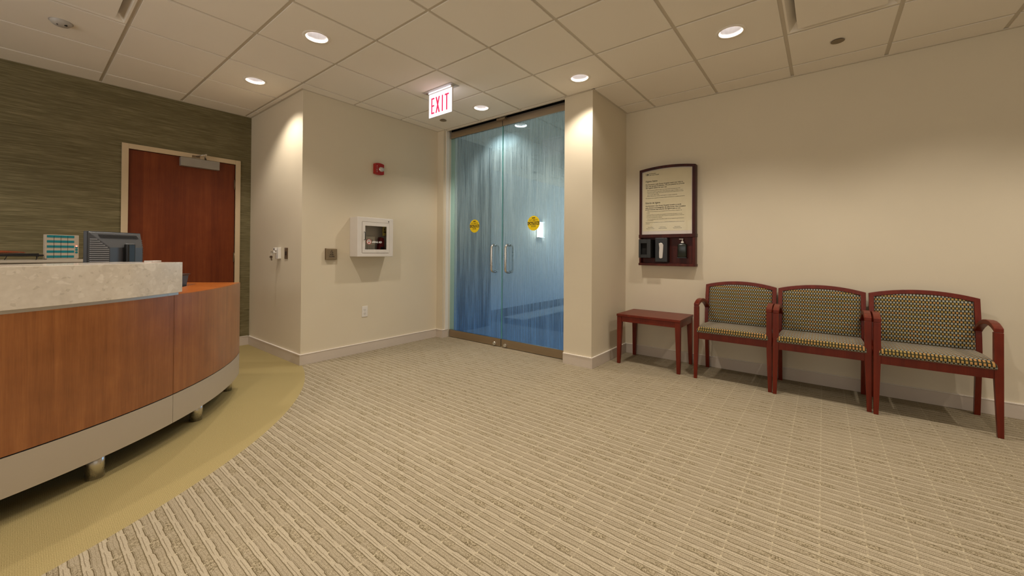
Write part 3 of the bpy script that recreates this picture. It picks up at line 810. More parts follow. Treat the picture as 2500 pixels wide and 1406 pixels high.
# ------------------------------------------------------------------ things on the centre wall
# defibrillator cabinet
r = thing('defibrillator_cabinet', 'white wall cabinet with a glass window holding a defibrillator', 'cabinet', (1.797, YA, 1.072))
Wc, Dc, Hc = 0.448, 0.158, 0.432
def rq(x0, x1, z0, z1, y): return [(x0, y, z0), (x1, y, z0), (x1, y, z1), (x0, y, z1)]
m = MB(); m.loft([rq(0, Wc, 0, Hc, 0.0), rq(0, Wc, 0, Hc, -Dc), rq(0.055, Wc-0.053, 0.042, Hc-0.052, -Dc), rq(0.055, Wc-0.053, 0.042, Hc-0.052, -Dc+0.012),
        rq(0.012, Wc-0.012, 0.012, Hc-0.012, -Dc+0.012), rq(0.012, Wc-0.012, 0.012, Hc-0.012, -0.006)], smooth=False)
m.build('body', M_WHITE, r, 0.009, 4)
dx0, dx1, dz0, dz1 = 0.0565, Wc-0.0545, 0.0435, Hc-0.0535
gx0, gx1, gz0, gz1 = dx0+0.034, dx1-0.034, dz0+0.037, dz1-0.040
m = MB(); y0, y1 = -Dc-0.003, -Dc+0.010
m.loft([rq(dx0, dx1, dz0, dz1, y1), rq(dx0, dx1, dz0, dz1, y0), rq(gx0, gx1, gz0, gz1, y0), rq(gx0, gx1, gz0, gz1, y1), rq(dx0, dx1, dz0, dz1, y1)], smooth=False, caps=False)
dr = m.build('door', M_WHITE, r, 0.0015, weld=True)
m = MB(); m.face([(gx0, -Dc+0.003, gz0), (gx1, -Dc+0.003, gz0), (gx1, -Dc+0.003, gz1), (gx0, -Dc+0.003, gz1)]); gp = m.build('window', M_CABGLASS, dr)
m = MB(); m.tube([(dx0+0.022, -Dc-0.004, 0.185), (dx0+0.022, -Dc-0.022, 0.188), (dx0+0.022, -Dc-0.022, 0.267), (dx0+0.022, -Dc-0.004, 0.270)], 0.004); m.build('handle', M_BLACK, dr)
m = MB(); m.cyl((Wc-0.062, Hc-0.034), 0.006, -Dc-0.003, -Dc, 16, axis='y'); m.build('lock', M_BLACK, r)
m = MB(); yy = -Dc-0.0005+0.001
lx, lz = gx0+0.047, 0.165
mm = MB()
mm.loft([[(lx+0.030*cos(a), yy, lz+0.030*sin(a)) for a in [2*pi*i/40 for i in range(40)]], [(lx+0.0255*cos(a), yy, lz+0.0255*sin(a)) for a in [2*pi*i/40 for i in range(40)]]], caps=False)
ht = []
for k in range(30):
    a = 2*pi*k/30; hx = 16*sin(a)**3; hz = 13*cos(a)-5*cos(2*a)-2*cos(3*a)-cos(4*a); ht.append((lx+hx*0.00062, yy-0.0003, lz-0.010+hz*0.00062))
mm.face(ht); mm.build('red_logo', M_REDTX, gp)
mm = MB(); mm.face([(lx+0.0255*cos(2*pi*i/40), yy+0.0002, lz+0.0255*sin(2*pi*i/40)) for i in range(40)]); mm.build('logo_disc', M_MATB, gp)
mm = MB(); text_into(mm, 'AED', 0.017, (lx, yy-0.0003, lz+0.004), (1, 0, 0), (0, 0, 1), 'CENTER', 0.033, bold=0.01); mm.build('logo_lettering', M_INK, gp)
mm = MB(); text_into(mm, 'LIFEPAK AED', 0.027, (lx+0.037, yy, lz-0.012), (1, 0, 0), (0, 0, 1), 'LEFT', 0.125, bold=0.03); mm.build('window_lettering', M_TXTW, gp)

r = thing('defibrillator', 'red and grey defibrillator carry case inside the white wall cabinet', 'medical device', (2.115, 1.925, 1.0925))
m = MB(); m.prism([(-0.012, 0), (0.072, 0), (0.062, 0.10), (0.058, 0.19), (0.012, 0.205), (0.0, 0.12)], 'y', -0.032, 0.02); m.build('case', M_BAGRED, r, 0.006)
m = MB(); m.box(0.012, 0.05, -0.037, -0.032, 0.03, 0.09); m.build('pocket', M_BLACK, r, 0.003)
r = thing('instruction_card', 'white printed instruction sheet inside the white wall cabinet', 'card', (1.975, 1.93, 1.0925))
m = MB(); m.box(-0.115, 0.10, -0.004, 0.0, 0, 0.205); m.build('sheet', M_WPAPER, r)
m = MB()
m.box(-0.105, 0.09, -0.0046, -0.004, 0.100, 0.1015)
for k in range(7): m.box(-0.105+0.028*k, -0.1035+0.028*k, -0.0046, -0.004, 0.005, 0.1005)
m.build('ruled_lines', M_INK, r)
for ch, x in (('1', -0.095), ('2', -0.015), ('3', 0.06)):
    m = MB(); text_into(m, ch, 0.03, (x, -0.0046, 0.15), (1, 0, 0), (0, 0, 1)); m.build('numeral', M_INK, r)
r = thing('yellow_tag', 'yellow card hanging at the upper right inside the white wall cabinet', 'card', (2.165, 1.87, 1.31))
m = MB(); m.box(-0.030, 0.026, -0.003, 0.0, 0, 0.125); m.box(-0.006, 0.006, -0.002, 0.0, 0.125, 0.172); m.build('card', M_PALEYEL, r)
m = MB(); m.box(-0.018, 0.012, -0.0036, -0.003, 0.035, 0.05); m.box(-0.012, 0.0, -0.0036, -0.003, 0.06, 0.085); m.build('print', M_BROWNINK, r)

# fire strobe
r = thing('fire_strobe', 'red fire alarm strobe with a clear lens high on the wall', 'alarm', (2.137, YA, 2.083))
m = MB(); n = 10; top = []; bot = []
for k in range(n+1):
    x = -0.06+0.12*k/n; c = 0.010*(1-(x/0.06)**2); top.append((x, 0.058+c)); bot.append((x, -0.058-c))
m.prism(bot+top[::-1], 'y', -0.042, 0); m.build('housing', M_RED, r, 0.005, 3)
m = MB(); rings = []
for k in range(6):
    a = pi/2*k/5; rings.append([(0.022+0.036*cos(a)*cos(t), -0.042-0.024*sin(a), -0.002+0.028*cos(a)*sin(t)) for t in [2*pi*i/14 for i in range(14)]])
m.loft(rings, smooth=False); lens = m.build('strobe_lens', plain('faceted_clear_lens', (0.55, 0.53, 0.50), 0.05, 0.4), r)
m = MB()
for k, ch in enumerate('FIRE'): text_into(m, ch, 0.017, (-0.035, -0.0424, 0.022-k*0.021), (1, 0, 0), (0, 0, 1), 'CENTER', bold=0.02)
m.build('lettering', M_TXTW, r)

# push plate
r = thing('door_push_plate', 'square brushed metal push to open plate with a wheelchair symbol', 'switch', (1.581, YA, 1.10))
m = MB(); m.box(-0.058, 0.058, -0.012, 0, -0.060, 0.060); m.build('back_box', M_STRIKE, r, 0.002)
m = MB(); m.box(-0.055, 0.058, -0.034, -0.014, -0.057, 0.058); m.build('plate', M_PUSH, r, 0.003)
m = MB(); yy = -0.0345
text_into(m, 'PUSH', 0.020, (0.0, yy, -0.012), (1, 0, 0), (0, 0, 1), 'CENTER', 0.040, bold=0.03)
text_into(m, 'TO OPEN', 0.020, (0.0, yy, -0.032), (1, 0, 0), (0, 0, 1), 'CENTER', 0.058, bold=0.03)
ring = [2*pi*i/20*0.72+pi*0.72 for i in range(21)]
m.loft([[(0.0+0.014*cos(a), yy, 0.020+0.014*sin(a)), (0.0+0.011*cos(a), yy, 0.020+0.011*sin(a))] for a in ring], closed=False)
m.box(-0.0025, 0.0015, yy, yy+0.001, 0.020, 0.036); m.box(-0.002, 0.011, yy, yy+0.001, 0.018, 0.021); m.box(0.009, 0.016, yy, yy+0.001, 0.008, 0.011); m.box(0.009, 0.012, yy, yy+0.001, 0.009, 0.020)
m.cyl((-0.0005, 0.040), 0.0035, yy, yy+0.001, 12, axis='y')
m.build('symbol_and_lettering', M_INK, r)

# outlet
r = thing('wall_outlet', 'white double electrical outlet low on the cream wall', 'outlet', (1.986, YA, 0.454))
m = MB(); m.box(-0.036, 0.036, -0.006, 0, -0.060, 0.060); m.build('cover_plate', M_WHITEP, r, 0.002)
for z in (0.021, -0.021):
    m = MB(); m.cyl((0, z), 0.0165, -0.0085, -0.006, 24, axis='y'); s = m.build('socket', M_WHITEP, r)
    m = MB(); m.box(-0.008, -0.006, -0.0090, -0.0085, z-0.002, z+0.008); m.box(0.006, 0.008, -0.0090, -0.0085, z-0.002, z+0.006); m.cyl((0, z-0.008), 0.0028, -0.0090, -0.0085, 12, axis='y'); m.build('slots', M_DARK, s)
m = MB(); m.cyl((0, 0), 0.003, -0.0072, -0.006, 12, axis='y'); m.build('screw', M_STEEL, r)

# key switch and plate on the side wall (faces -x)
r = thing('key_switch', 'white key switch on the side wall with a key left in it', 'switch', (XK, 2.49, 1.105))
m = MB(); m.box(-0.032, 0, -0.034, 0.040, -0.060, 0.062); m.build('housing', M_WHITEP, r, 0.004)
m = MB(); m.box(-0.052, -0.032, -0.006, 0.040, 0.028, 0.060); m.cyl((0.020, 0.010), 0.017, -0.058, -0.032, 24, axis='x'); m.build('lock_cylinder', M_WHITEP, r, 0.002)
m = MB(); m.box(-0.0535, -0.0520, 0.008, 0.026, 0.036, 0.050); m.build('indicator', M_BLACK, r)
m = MB(); m.box(-0.0325, -0.0318, -0.022, -0.018, -0.05, 0.05); m.build('label_line', M_INK, r)
r = thing('key_bunch', 'bunch of small keys hanging from the white key switch', 'keys', (XK-0.062, 2.505, 1.115))
m = MB(); m.box(-0.022, 0.004, -0.0012, 0.0012, -0.009, 0.009); m.build('inserted_key', M_STEEL, r)
m = MB(); ring = [(-0.015, 0.0+0.022*sin(a)*0.4, -0.022+0.022*cos(a)) for a in [2*pi*i/24 for i in range(24)]]
m.tube(ring, 0.0013, 8, closed=True); m.build('ring', M_CHROME, r)
for k, (dy, tilt, mt) in enumerate(((0.008, 0.25, M_STEEL), (-0.006, -0.2, M_BROWNINK), (0.0, 0.05, M_STRIKE))):
    m = MB(); mm_ = Matrix.Translation((-0.016, dy, -0.044)) @ Matrix.Rotation(tilt, 4, 'X') @ Matrix.Rotation(0.5*k, 4, 'Z')
    m.box(-0.013, 0.011, -0.0012, 0.0012, -0.016, 0.006, mm_); m.box(-0.004, 0.004, -0.001, 0.001, -0.044, -0.016, mm_); m.build('key', mt, r)

r = thing('switch_plate', 'narrow brown metal wall plate beside the white key switch', 'wall plate', (XK, 2.325, 1.105))
m = MB(); m.box(-0.006, 0, -0.037, 0.037, -0.058, 0.058); m.build('plate', M_STRIKE, r, 0.002)
for z in (-0.046, 0.046):
    m = MB(); m.cyl((0, z), 0.004, -0.0075, -0.006, 12, axis='x'); m.build('screw', M_STEEL, r)
m = MB(); m.box(-0.0075, -0.006, -0.015, 0.015, -0.02, 0.02); m.build('insert', M_BLACK, r)

# ------------------------------------------------------------------ hygiene station on the right wall (faces -x)
XH = XR-0.080
r = thing('hygiene_station', 'dark wood wall board with a framed notice above an open shelf', 'notice board', (XR, -0.751, 1.0))
hw = 0.286; D = -0.080
def arc_z(y, z0=1.043, rise=0.026): return z0+rise*(1-(y/hw)**2)
m = MB(); N = 16
ys = [-hw+2*hw*k/N for k in range(N+1)]
# arched top rail
m.loft([[(D, y, arc_z(y)-0.026), (D, y, arc_z(y)), (0.0, y, arc_z(y)), (0.0, y, arc_z(y)-0.026)] for y in ys], smooth=False)
m.box(D, 0, -hw, -hw+0.030, 0.336, arc_z(-hw)-0.026+0.006); m.box(D, 0, hw-0.022, hw, 0.336, arc_z(hw)-0.026+0.006)
m.box(D-0.004, 0, -hw-0.004, hw+0.004, 0.300, 0.336)
m.build('poster_frame', M_FRAMEW, r, 0.0015)
m = MB()
m.box(D, 0, -hw, -hw+0.026, 0.026, 0.300); m.box(D, 0, hw-0.018, hw, 0.026, 0.300); m.box(D-0.006, 0, -hw-0.005, hw+0.005, 0.0, 0.026); m.box(-0.016, 0, -hw+0.026, hw-0.018, 0.026, 0.300)
m.build('shelf_box', M_SHELF, r, 0.0015)
# mat board following the arch, then printed sheet
m = MB(); xb = D+0.022
ys2 = [-hw+0.030+(2*hw-0.052)*k/N for k in range(N+1)]
poly = [(ys2[0], 0.336)] + [(ys2[-1], 0.336)] + [(y, arc_z(y)-0.026) for y in ys2[::-1]]
m.hexa([(xb, p, z) for p, z in poly], [(xb+0.004, p, z) for p, z in poly]); m.build('mat_board', M_MATB, r)
m = MB(); poly = [(-hw+0.040, 0.372), (hw-0.032, 0.372)] + [(y*0.96+0.002, arc_z(y)-0.034) for y in ys2[::-1]]
m.hexa([(xb-0.001, p, z) for p, z in poly], [(xb, p, z) for p, z in poly]); sh = m.build('notice_sheet', M_PAPER, r)
m = MB(); xi = xb-0.0016
def tx(body, size, z, y=hw-0.062, width=None, bold=0.0, align='LEFT'):
    text_into(m, body, size, (xi, y, z), (0, -1, 0), (0, 0, 1), align, width, bold=bold)
text_into(m, 'NM', 0.036, (xi, hw-0.062, 0.978), (0, -1, 0), (0, 0, 1), 'LEFT', 0.030, bold=0.004)
tx('Northwestern', 0.015, 0.995, hw-0.098, 0.075, 0.02); tx('Lake Forest Hospital', 0.015, 0.979, hw-0.098, 0.105, 0.02)
tx('Hygiene Station', 0.030, 0.907, width=0.125, bold=0.01)
for s, w, z in (('Northwestern Lake Forest Hospital needs your help to', 0.385, 0.875), ('stop the spread of infection. We are pleased to provide', 0.400, 0.856), ('this hygiene station for your use.', 0.225, 0.837)):
    tx(s, 0.0185, z, width=w, bold=0.02)
for s, w, ind, z in (('- Please use hand sanitizer to clean your hands before and after your visit.', 0.350, 0.01, 0.813), ('- Cover your mouth or nose with a tissue when you cough or sneeze, or use a', 0.375, 0.01, 0.796), ('mask if you have a cough. Throw your used tissues in the waste basket and clean', 0.370, 0.02, 0.782),
        ('your hands right away.', 0.125, 0.02, 0.765), ('- Please discard your tissues and masks in a waste receptacle.', 0.320, 0.01, 0.749), ('We appreciate your cooperation in creating a healthy environment for our patients and visitors.', 0.405, 0.0, 0.728)):
    tx(s, 0.0115, z, hw-0.062-ind, w, 0.012)
tx('Estación de higiene', 0.030, 0.670, width=0.155, bold=0.01)
for s, w, z in (('Northwestern Lake Forest Hospital necesita su ayuda', 0.370, 0.641), ('para detener la propagación de infecciones. Nos complace', 0.412, 0.621), ('proporcionarle esta estación de higiene para su uso.', 0.365, 0.602)):
    tx(s, 0.0185, z, width=w, bold=0.02)
for s, w, ind, z in (('- Utilice el desinfectante para limpiarse las manos antes y después de', 0.365, 0.01, 0.582), ('su visita.', 0.034, 0.012, 0.567), ('- Cúbrase la boca o la nariz con un pañuelo desechable de papel o use una', 0.370, 0.008, 0.547),
        ('mascarilla cuando tosa o estornude. Deseche los pañuelos usados y límpiese', 0.385, 0.012, 0.533), ('las manos inmediatamente después.', 0.165, 0.012, 0.517), ('- Tire los pañuelos y las mascarillas usadas en un recipiente para la basura', 0.385, 0.012, 0.499),
        ('correspondiente.', 0.072, 0.012, 0.485), ('Agradecemos su cooperación en crear un ambiente saludable para nuestros pacientes', 0.400, 0.0, 0.464), ('y visitantes.', 0.045, 0.0, 0.450)):
    tx(s, 0.0110, z, hw-0.062-ind, w, 0.010)
for yc, a, b in ((hw-0.115, 'Tissues & Masks', 'Mascarillas desechables'), (hw-0.245, 'Facial Tissues', 'Pañuelos desechables'), (hw-0.395, 'Hand Sanitizer', 'Desinfectante')):
    tx(a, 0.0110, 0.411, yc, 0.060, 0.012, 'CENTER'); tx(b, 0.0110, 0.397, yc, 0.085, 0.012, 'CENTER')
m.build('lettering', M_INK, sh)
m = MB(); m.face([(D+0.014, -hw+0.030, 0.336), (D+0.014, hw-0.022, 0.336)]+[(D+0.014, y, arc_z(y)-0.026) for y in ys2[::-1]]); m.build('pane', M_POSTERGLASS, r)

# dispensers in the shelf box
r = thing('mask_dispenser', 'black box dispenser sticking out at the left of the wood shelf', 'dispenser', (XR-0.0165, -0.545, 1.0835))
m = MB(); m.box(-0.145, 0, -0.075, 0.052, 0.0, 0.012); m.box(-0.145, 0, -0.075, 0.052, 0.186, 0.198); m.box(-0.145, 0, 0.042, 0.052, 0.012, 0.186); m.box(-0.145, 0, -0.075, -0.065, 0.012, 0.186)
m.box(-0.155, -0.145, 0.030, 0.052, 0.0, 0.198); m.box(-0.155, -0.145, -0.075, -0.035, 0.0, 0.198); m.box(-0.155, -0.145, -0.035, 0.030, 0.0, 0.035); m.box(-0.155, -0.145, -0.035, 0.030, 0.155, 0.198)
m.build('box', M_BLACK, r, 0.0015)
m = MB(); m.box(-0.12, -0.004, -0.06, 0.038, 0.014, 0.16); m.build('contents', M_DARK, r)
r = thing('tissue_dispenser', 'black tissue box with a white tissue showing in its slot', 'dispenser', (XR-0.0165, -0.705, 1.0405))
m = MB(); m.box(-0.085, 0, -0.066, 0.062, 0.0, 0.255); m.build('box', M_BLACK, r, 0.004)
m = MB(); prof = [(-0.018, 0.045), (-0.012, 0.038), (0.006, 0.036), (0.018, 0.045), (0.019, 0.10), (0.016, 0.15), (0.022, 0.198), (0.0, 0.205), (-0.014, 0.200), (-0.026, 0.180), (-0.023, 0.11)]
rings = [[(-0.0855-0.010*k*(2-k)*0.6, p*(1-0.1*k), 0.12+(z-0.12)*(1-0.03*k)) for p, z in prof] for k in (0, 1)]
m.loft(rings, smooth=True); m.build('tissue', M_TISSUE, r, 0.002)
r = thing('sanitizer_bottle', 'dark bottle with a white pump on the right of the wood shelf', 'bottle', (XR-0.043, -0.905, 1.092))
m = MB()
def rr(hx, hy, z, rad=0.012):
    pts = []
    for cx, cy, a0 in ((hx-rad, hy-rad, 0), (-hx+rad, hy-rad, 90), (-hx+rad, -hy+rad, 180), (hx-rad, -hy+rad, 270)):
        for k in range(5): a = radians(a0+22.5*k); pts.append((cx+rad*cos(a), cy+rad*sin(a), z))
    return pts
m.loft([rr(0.023, 0.041, 0.0), rr(0.025, 0.044, 0.006), rr(0.025, 0.044, 0.122), rr(0.023, 0.040, 0.136), rr(0.015, 0.018, 0.145, 0.010), rr(0.013, 0.014, 0.149, 0.010)])
m.build('body', plain('dark_green_bottle', (0.010, 0.014, 0.010), 0.25), r)
m = MB(); m.lathe([(0.0, 0.149), (0.015, 0.149), (0.015, 0.160), (0.006, 0.174), (0.0055, 0.188), (0.0, 0.188)], n=24, caps=False); m.box(-0.006, 0.006, -0.009, 0.032, 0.186, 0.195); m.build('pump', M_WHITEP, r, 0.001)
m = MB(); m.box(-0.026, 0.0265, -0.045, 0.045, -0.008, 0.0); m.box(0.0252, 0.0265, -0.035, 0.035, 0.0, 0.10); m.build('wall_bracket', M_BLACK, r)

# ------------------------------------------------------------------ side table
r = thing('side_table', 'small red mahogany side table in the corner beside the chairs', 'table', (3.655, -0.697, 0))
m = MB(); m.box(-0.243, 0.228, -0.312, 0.312, 0.484, 0.507); m.build('tabletop', M_CHAIR, r, 0.003)
m = MB(); m.box(-0.232, -0.212, -0.26, 0.26, 0.430, 0.484); m.box(0.200, 0.218, -0.26, 0.26, 0.430, 0.484); m.box(-0.20, 0.19, 0.288, 0.306, 0.430, 0.484); m.box(-0.20, 0.19, -0.306, -0.288, 0.430, 0.484); m.build('apron', M_CHAIR, r, 0.001)
def taper_leg(cx, cy, s0, s1, z0, z1, zs, ox, oy):
    """square leg: full size s1 from z1 down to zs, tapering to s0 at z0 on the inner faces; ox, oy say which way is outward"""
    def q(s, z): 
        x0, x1 = (cx, cx-ox*s); y0, y1 = (cy, cy-oy*s)
        return [(x0, y0, z), (x1, y0, z), (x1, y1, z), (x0, y1, z)]
    b = MB(); b.loft([q(s0, z0), q(s1, zs), q(s1, z1)], smooth=False); return b
for ox in (-1, 1):
    for oy in (-1, 1):
        taper_leg(-0.238 if ox < 0 else 0.223, oy*0.308, 0.030, 0.046, 0.0, 0.484, 0.42, ox, oy).build('leg', M_CHAIR, r, 0.0015)

# ------------------------------------------------------------------ chairs
def make_chair(label):
    """local: x from front (0) to rear (0.49), y across"""
    r = thing('armchair', label, 'chair', (0, 0, 0), 0, 'row of red wood waiting room chairs')
    wy = 0.296; lw = 0.039
    for s in (-1, 1):
        # front leg, tapering to the floor
        taper_leg(0.0, s*wy, 0.026, lw, 0.0, 0.6525, 0.40, -1, s).build('leg', M_CHAIR, r, 0.002)
        # rear leg and back post in one bent piece
        m = MB(); y0, y1 = s*wy-s*0.004, s*wy-s*0.034
        path = [(0.455, 0.485, 0.0), (0.418, 0.456, 0.30), (0.405, 0.447, 0.46), (0.412, 0.448, 0.56), (0.432, 0.462, 0.70), (0.456, 0.482, 0.826)]
        m.loft([[(a, y0, z), (b, y0, z), (b, y1, z), (a, y1, z)] for a, b, z in path], smooth=False); m.build('leg', M_CHAIR, r, 0.0015)
        # arched arm
        m = MB(); yo, yi = s*wy, s*(wy-0.041)
        ap = [(0.0, 0.680, 0.652), (0.03, 0.692, 0.664), (0.07, 0.7045, 0.675), (0.12, 0.712, 0.681), (0.18, 0.7125, 0.681), (0.24, 0.705, 0.674), (0.30, 0.689, 0.660), (0.36, 0.664, 0.636), (0.40, 0.642, 0.614), (0.430, 0.622, 0.594)]
        m.loft([[(x, yo, zt), (x, yi, zt), (x, yi, zb), (x, yo, zb)] for x, zt, zb in ap], smooth=False); m.build('armrest', M_CHAIR, r, 0.004)
        # side rail
        m = MB(); m.box(0.036, 0.425, s*(wy-0.010), s*(wy-0.030), 0.366, 0.418); m.build('side_rail', M_CHAIR, r, 0.001)
    m = MB(); m.box(0.006, 0.028, -wy+lw-0.004, wy-lw+0.004, 0.362, 0.420); m.build('front_rail', M_CHAIR, r, 0.001)
    m = MB(); m.box(0.415, 0.436, -wy+0.03, wy-0.03, 0.366, 0.418); m.build('rear_rail', M_CHAIR, r, 0.001)
    # arched crest rail following the lean of the posts
    def bx(z): return 0.412+(z-0.56)*0.165
    N = 18; m = MB(); rings = []
    for k in range(N+1):
        y = -(wy-0.004)+2*(wy-0.004)*k/N; e = 1-(y/(wy-0.004))**2
        zt = 0.826+0.042*e; zb = 0.793+0.045*e
        rings.append([(bx(zb), y, zb), (bx(zt), y, zt), (bx(zt)+0.026, y, zt), (bx(zb)+0.026, y, zb)])
    m.loft(rings, smooth=False); m.build('crest_rail', M_CHAIR, r, 0.0015)
    # upholstered back
    m = MB(); rows = []
    wi = wy-0.036
    for iz in range(9):
        f = iz/8; row = []
        for k in range(N+1):
            y = -wi+2*wi*k/N; e = 1-(y/(wy-0.004))**2
            zt = 0.796+0.045*e; z = 0.440+(zt-0.440)*f
            puff = 0.020*min(1, 4.5*(1-abs(y)/wi)+0.1)**0.5*min(1, 5*min(f, 1-f)+0.15)**0.5
            row.append((bx(z)+0.012-puff, y, z))
        rows.append(row)
    m.loft(rows, closed=False, caps=False)
    back = [[(p[0]*0+bx(p[2])+0.022, p[1], p[2]) for p in (rows[i])] for i in range(9)]
    m.loft(back, closed=False, caps=False)
    for i in range(8):
        for e in (0, N):
            m.bm.faces.new([m.bm.verts.new(v) for v in (rows[i][e], rows[i+1][e], back[i+1][e], back[i][e])])
    for e in (0, 8):
        for k in range(N): m.bm.faces.new([m.bm.verts.new(v) for v in (rows[e][k], rows[e][k+1], back[e][k+1], back[e][k])])
    m.build('back_cushion', M_FABRIC, r, weld=True)
    # seat cushion, rounded front
    prof = [(0.404, 0.420), (0.000, 0.420), (-0.014, 0.428), (-0.019, 0.442), (-0.014, 0.458), (0.004, 0.470), (0.04, 0.4765), (0.10, 0.479), (0.25, 0.476), (0.404, 0.466)]
    m = MB(); rings = []
    ys = [-0.268, -0.266, -0.258, -0.24, -0.18, -0.09, 0, 0.09, 0.18, 0.24, 0.258, 0.266, 0.268]
    for y in ys:
        t = min(1, (0.268-abs(y))/0.02); sh = 0.55+0.45*math.sqrt(max(0, 1-(1-t)**2))
        rings.append([(x if x > 0.05 else 0.05+(x-0.05)*(0.85+0.15*sh), y, 0.420+(z-0.420)*sh) for x, z in prof])
    m.loft(rings); m.build('seat_cushion', M_SEATFAB, r)
    return r
def copy_tree(o, parent=None):
    c = o.copy(); COL.objects.link(c)
    if parent is not None: c.parent = parent; c.matrix_parent_inverse = o.matrix_parent_inverse
    for ch in list(o.children): copy_tree(ch, c)
    return c
c1 = make_chair('red wood armchair with checked upholstery, next to the side table')
kids = list(c1.children)
c1.location = (3.400, -1.424, 0)
for (x, y, lab) in ((3.384, -2.023, 'red wood armchair with checked upholstery, middle one of the three'),
                    (3.358, -2.622, 'red wood armchair with checked upholstery, nearest the camera at the right end')):
    c = c1.copy(); COL.objects.link(c); c.location = (x, y, 0); c['label'] = lab
    for k in kids:
        d = k.copy(); COL.objects.link(d); d.parent = c

# ------------------------------------------------------------------ reception desk
DC = (-1.385, 2.62)
A_END = radians(-23.6)
A_LEFT = radians(-112)
A_J = radians(-48.8)
r = thing('reception_desk', 'curved cherry wood reception desk with a pale stone counter and metal kick band', 'desk', (DC[0], DC[1], 0))
def P(R, a, z): return (R*cos(a), R*sin(a), z)
def arc(a0, a1, prof, n=48, m=None, caps=True):
    m = m or MB()
    m.loft([[P(R, a0+(a1-a0)*k/n, z) for R, z in prof] for k in range(n+1)], smooth=False, caps=caps)
    return m
def shade_flatish(o):
    for p in o.data.polygons: p.use_smooth = False
RO = 2.255
g = 0.0006
m = MB()
arc(A_END, A_J+g, [(RO, 0.288), (RO, 0.867), (RO-0.02, 0.867), (RO-0.02, 0.288)], 40, m)
m.build('front_panel', M_DESK, r)
m = MB(); arc(A_J-g, radians(-74.3)+g, [(RO, 0.288), (RO, 0.867), (RO-0.02, 0.867), (RO-0.02, 0.288)], 40, m); m.build('front_panel', M_DESK, r)
m = MB(); arc(radians(-74.3)-g, A_LEFT, [(RO, 0.288), (RO, 0.867), (RO-0.02, 0.867), (RO-0.02, 0.288)], 40, m); m.build('front_panel', M_DESK, r)
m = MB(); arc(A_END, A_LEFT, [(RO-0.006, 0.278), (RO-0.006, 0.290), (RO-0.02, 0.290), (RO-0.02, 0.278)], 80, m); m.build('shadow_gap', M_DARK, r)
for a, b in ((A_END, A_J+g), (A_J-g, radians(-74.3)+g), (radians(-74.3)-g, A_LEFT)):
    m = MB(); arc(a, b, [(RO, 0.118), (RO, 0.282), (RO-0.015, 0.282), (RO-0.015, 0.118)], 40, m); m.build('kick_band', M_BAND, r)
# ledge top along the arc
m = MB(); arc(A_END, A_LEFT, [(RO-0.02, 0.852), (RO-0.02, 0.8668), (1.970, 0.8668), (1.970, 0.852)], 80, m); m.build('ledge_top', M_DESKTOP, r)
m = MB(); arc(A_END-0.02, A_LEFT, [(1.990, 0.30), (1.990, 0.852), (1.972, 0.852), (1.972, 0.30)], 60, m); m.build('inner_panel', M_DESK, r)
# lower work surface
m = MB(); arc(radians(-29), A_LEFT, [(1.970, 0.712), (1.970, 0.740), (1.22, 0.740), (1.22, 0.712)], 60, m); m.build('work_surface', M_FRAMEW, r)
m = MB(); arc(radians(-29), A_LEFT, [(1.965, 0.14), (1.965, 0.17), (1.24, 0.17), (1.24, 0.14)], 40, m); m.build('bottom_panel', M_DARK, r)
# diagonal end panel
e0 = Vector((P(RO, A_END, 0)[0], P(RO, A_END, 0)[1], 0)); dv = Vector((-0.7071, 0.7071, 0)); nv = Vector((0.7071, 0.7071, 0))
L = 1.15
def dq(t0, t1, n0, n1, z): return [tuple(e0+dv*a+nv*b+Vector((0, 0, z))) for a, b in ((t0, n0), (t1, n0), (t1, n1), (t0, n1))]
m = MB(); m.hexa(dq(0.0, L, 0.0, -0.020, 0.288), dq(0.0, L, 0.0, -0.020, 0.852)); m.build('end_panel', M_DESK, r)
m = MB(); m.hexa(dq(0.0, L, 0.0, -0.015, 0.118), dq(0.0, L, 0.0, -0.015, 0.282)); m.build('kick_band', M_BAND, r)
m = MB(); m.hexa(dq(0.0, L, 0.0, -0.115, 0.852), dq(0.0, L, 0.0, -0.115, 0.8674)); m.build('ledge_top', M_DESKTOP, r)
m = MB(); m.hexa(dq(0.25, L, -0.100, -0.115, 0.17), dq(0.25, L, -0.100, -0.115, 0.852)); m.build('inner_panel', M_DESK, r)
# stone transaction counter and its metal strip
A_ST = radians(-47.5)
m = MB(); arc(A_ST, A_LEFT, [(2.262, 0.882), (2.262, 1.060), (1.905, 1.060), (1.905, 1.028), (2.232, 1.028), (2.232, 0.882)], 90, m)
m.build('stone_counter', M_STONE, r, 0.0015)
for a, b in ((radians(-47.95), radians(-49.9)), (radians(-49.93), A_LEFT)):
    m = MB(); arc(a, b, [(2.2535, 0.867), (2.2535, 0.882), (2.20, 0.882), (2.20, 0.867)], 60, m); m.build('metal_strip', M_ALU, r)
m = MB(); arc(A_ST-0.02, A_LEFT, [(1.99, 0.867), (1.99, 1.028), (1.972, 1.028), (1.972, 0.867)], 60, m); m.build('counter_riser', M_DESK, r)
for a in (-24.9, -40.3, -58.0, -76.0, -94.0):
    m = MB(); m.cyl(P(2.180 if a < -30 else 2.185, radians(a), 0)[:2], 0.036 if a < -30 else 0.030, 0.0, 0.130, 28); m.build('foot', M_STEEL, r)
for a in (-40, -75, -105):
    m = MB(); m.cyl(P(1.36, radians(a), 0)[:2], 0.03, 0.0, 0.14, 24); m.build('foot', M_STEEL, r)
    m = MB(); aa = radians(a); m.box(1.30, 1.94, -0.009, 0.009, 0.17, 0.712, Matrix.Rotation(aa, 4, 'Z')); m.build('support_panel', M_DESK, r)

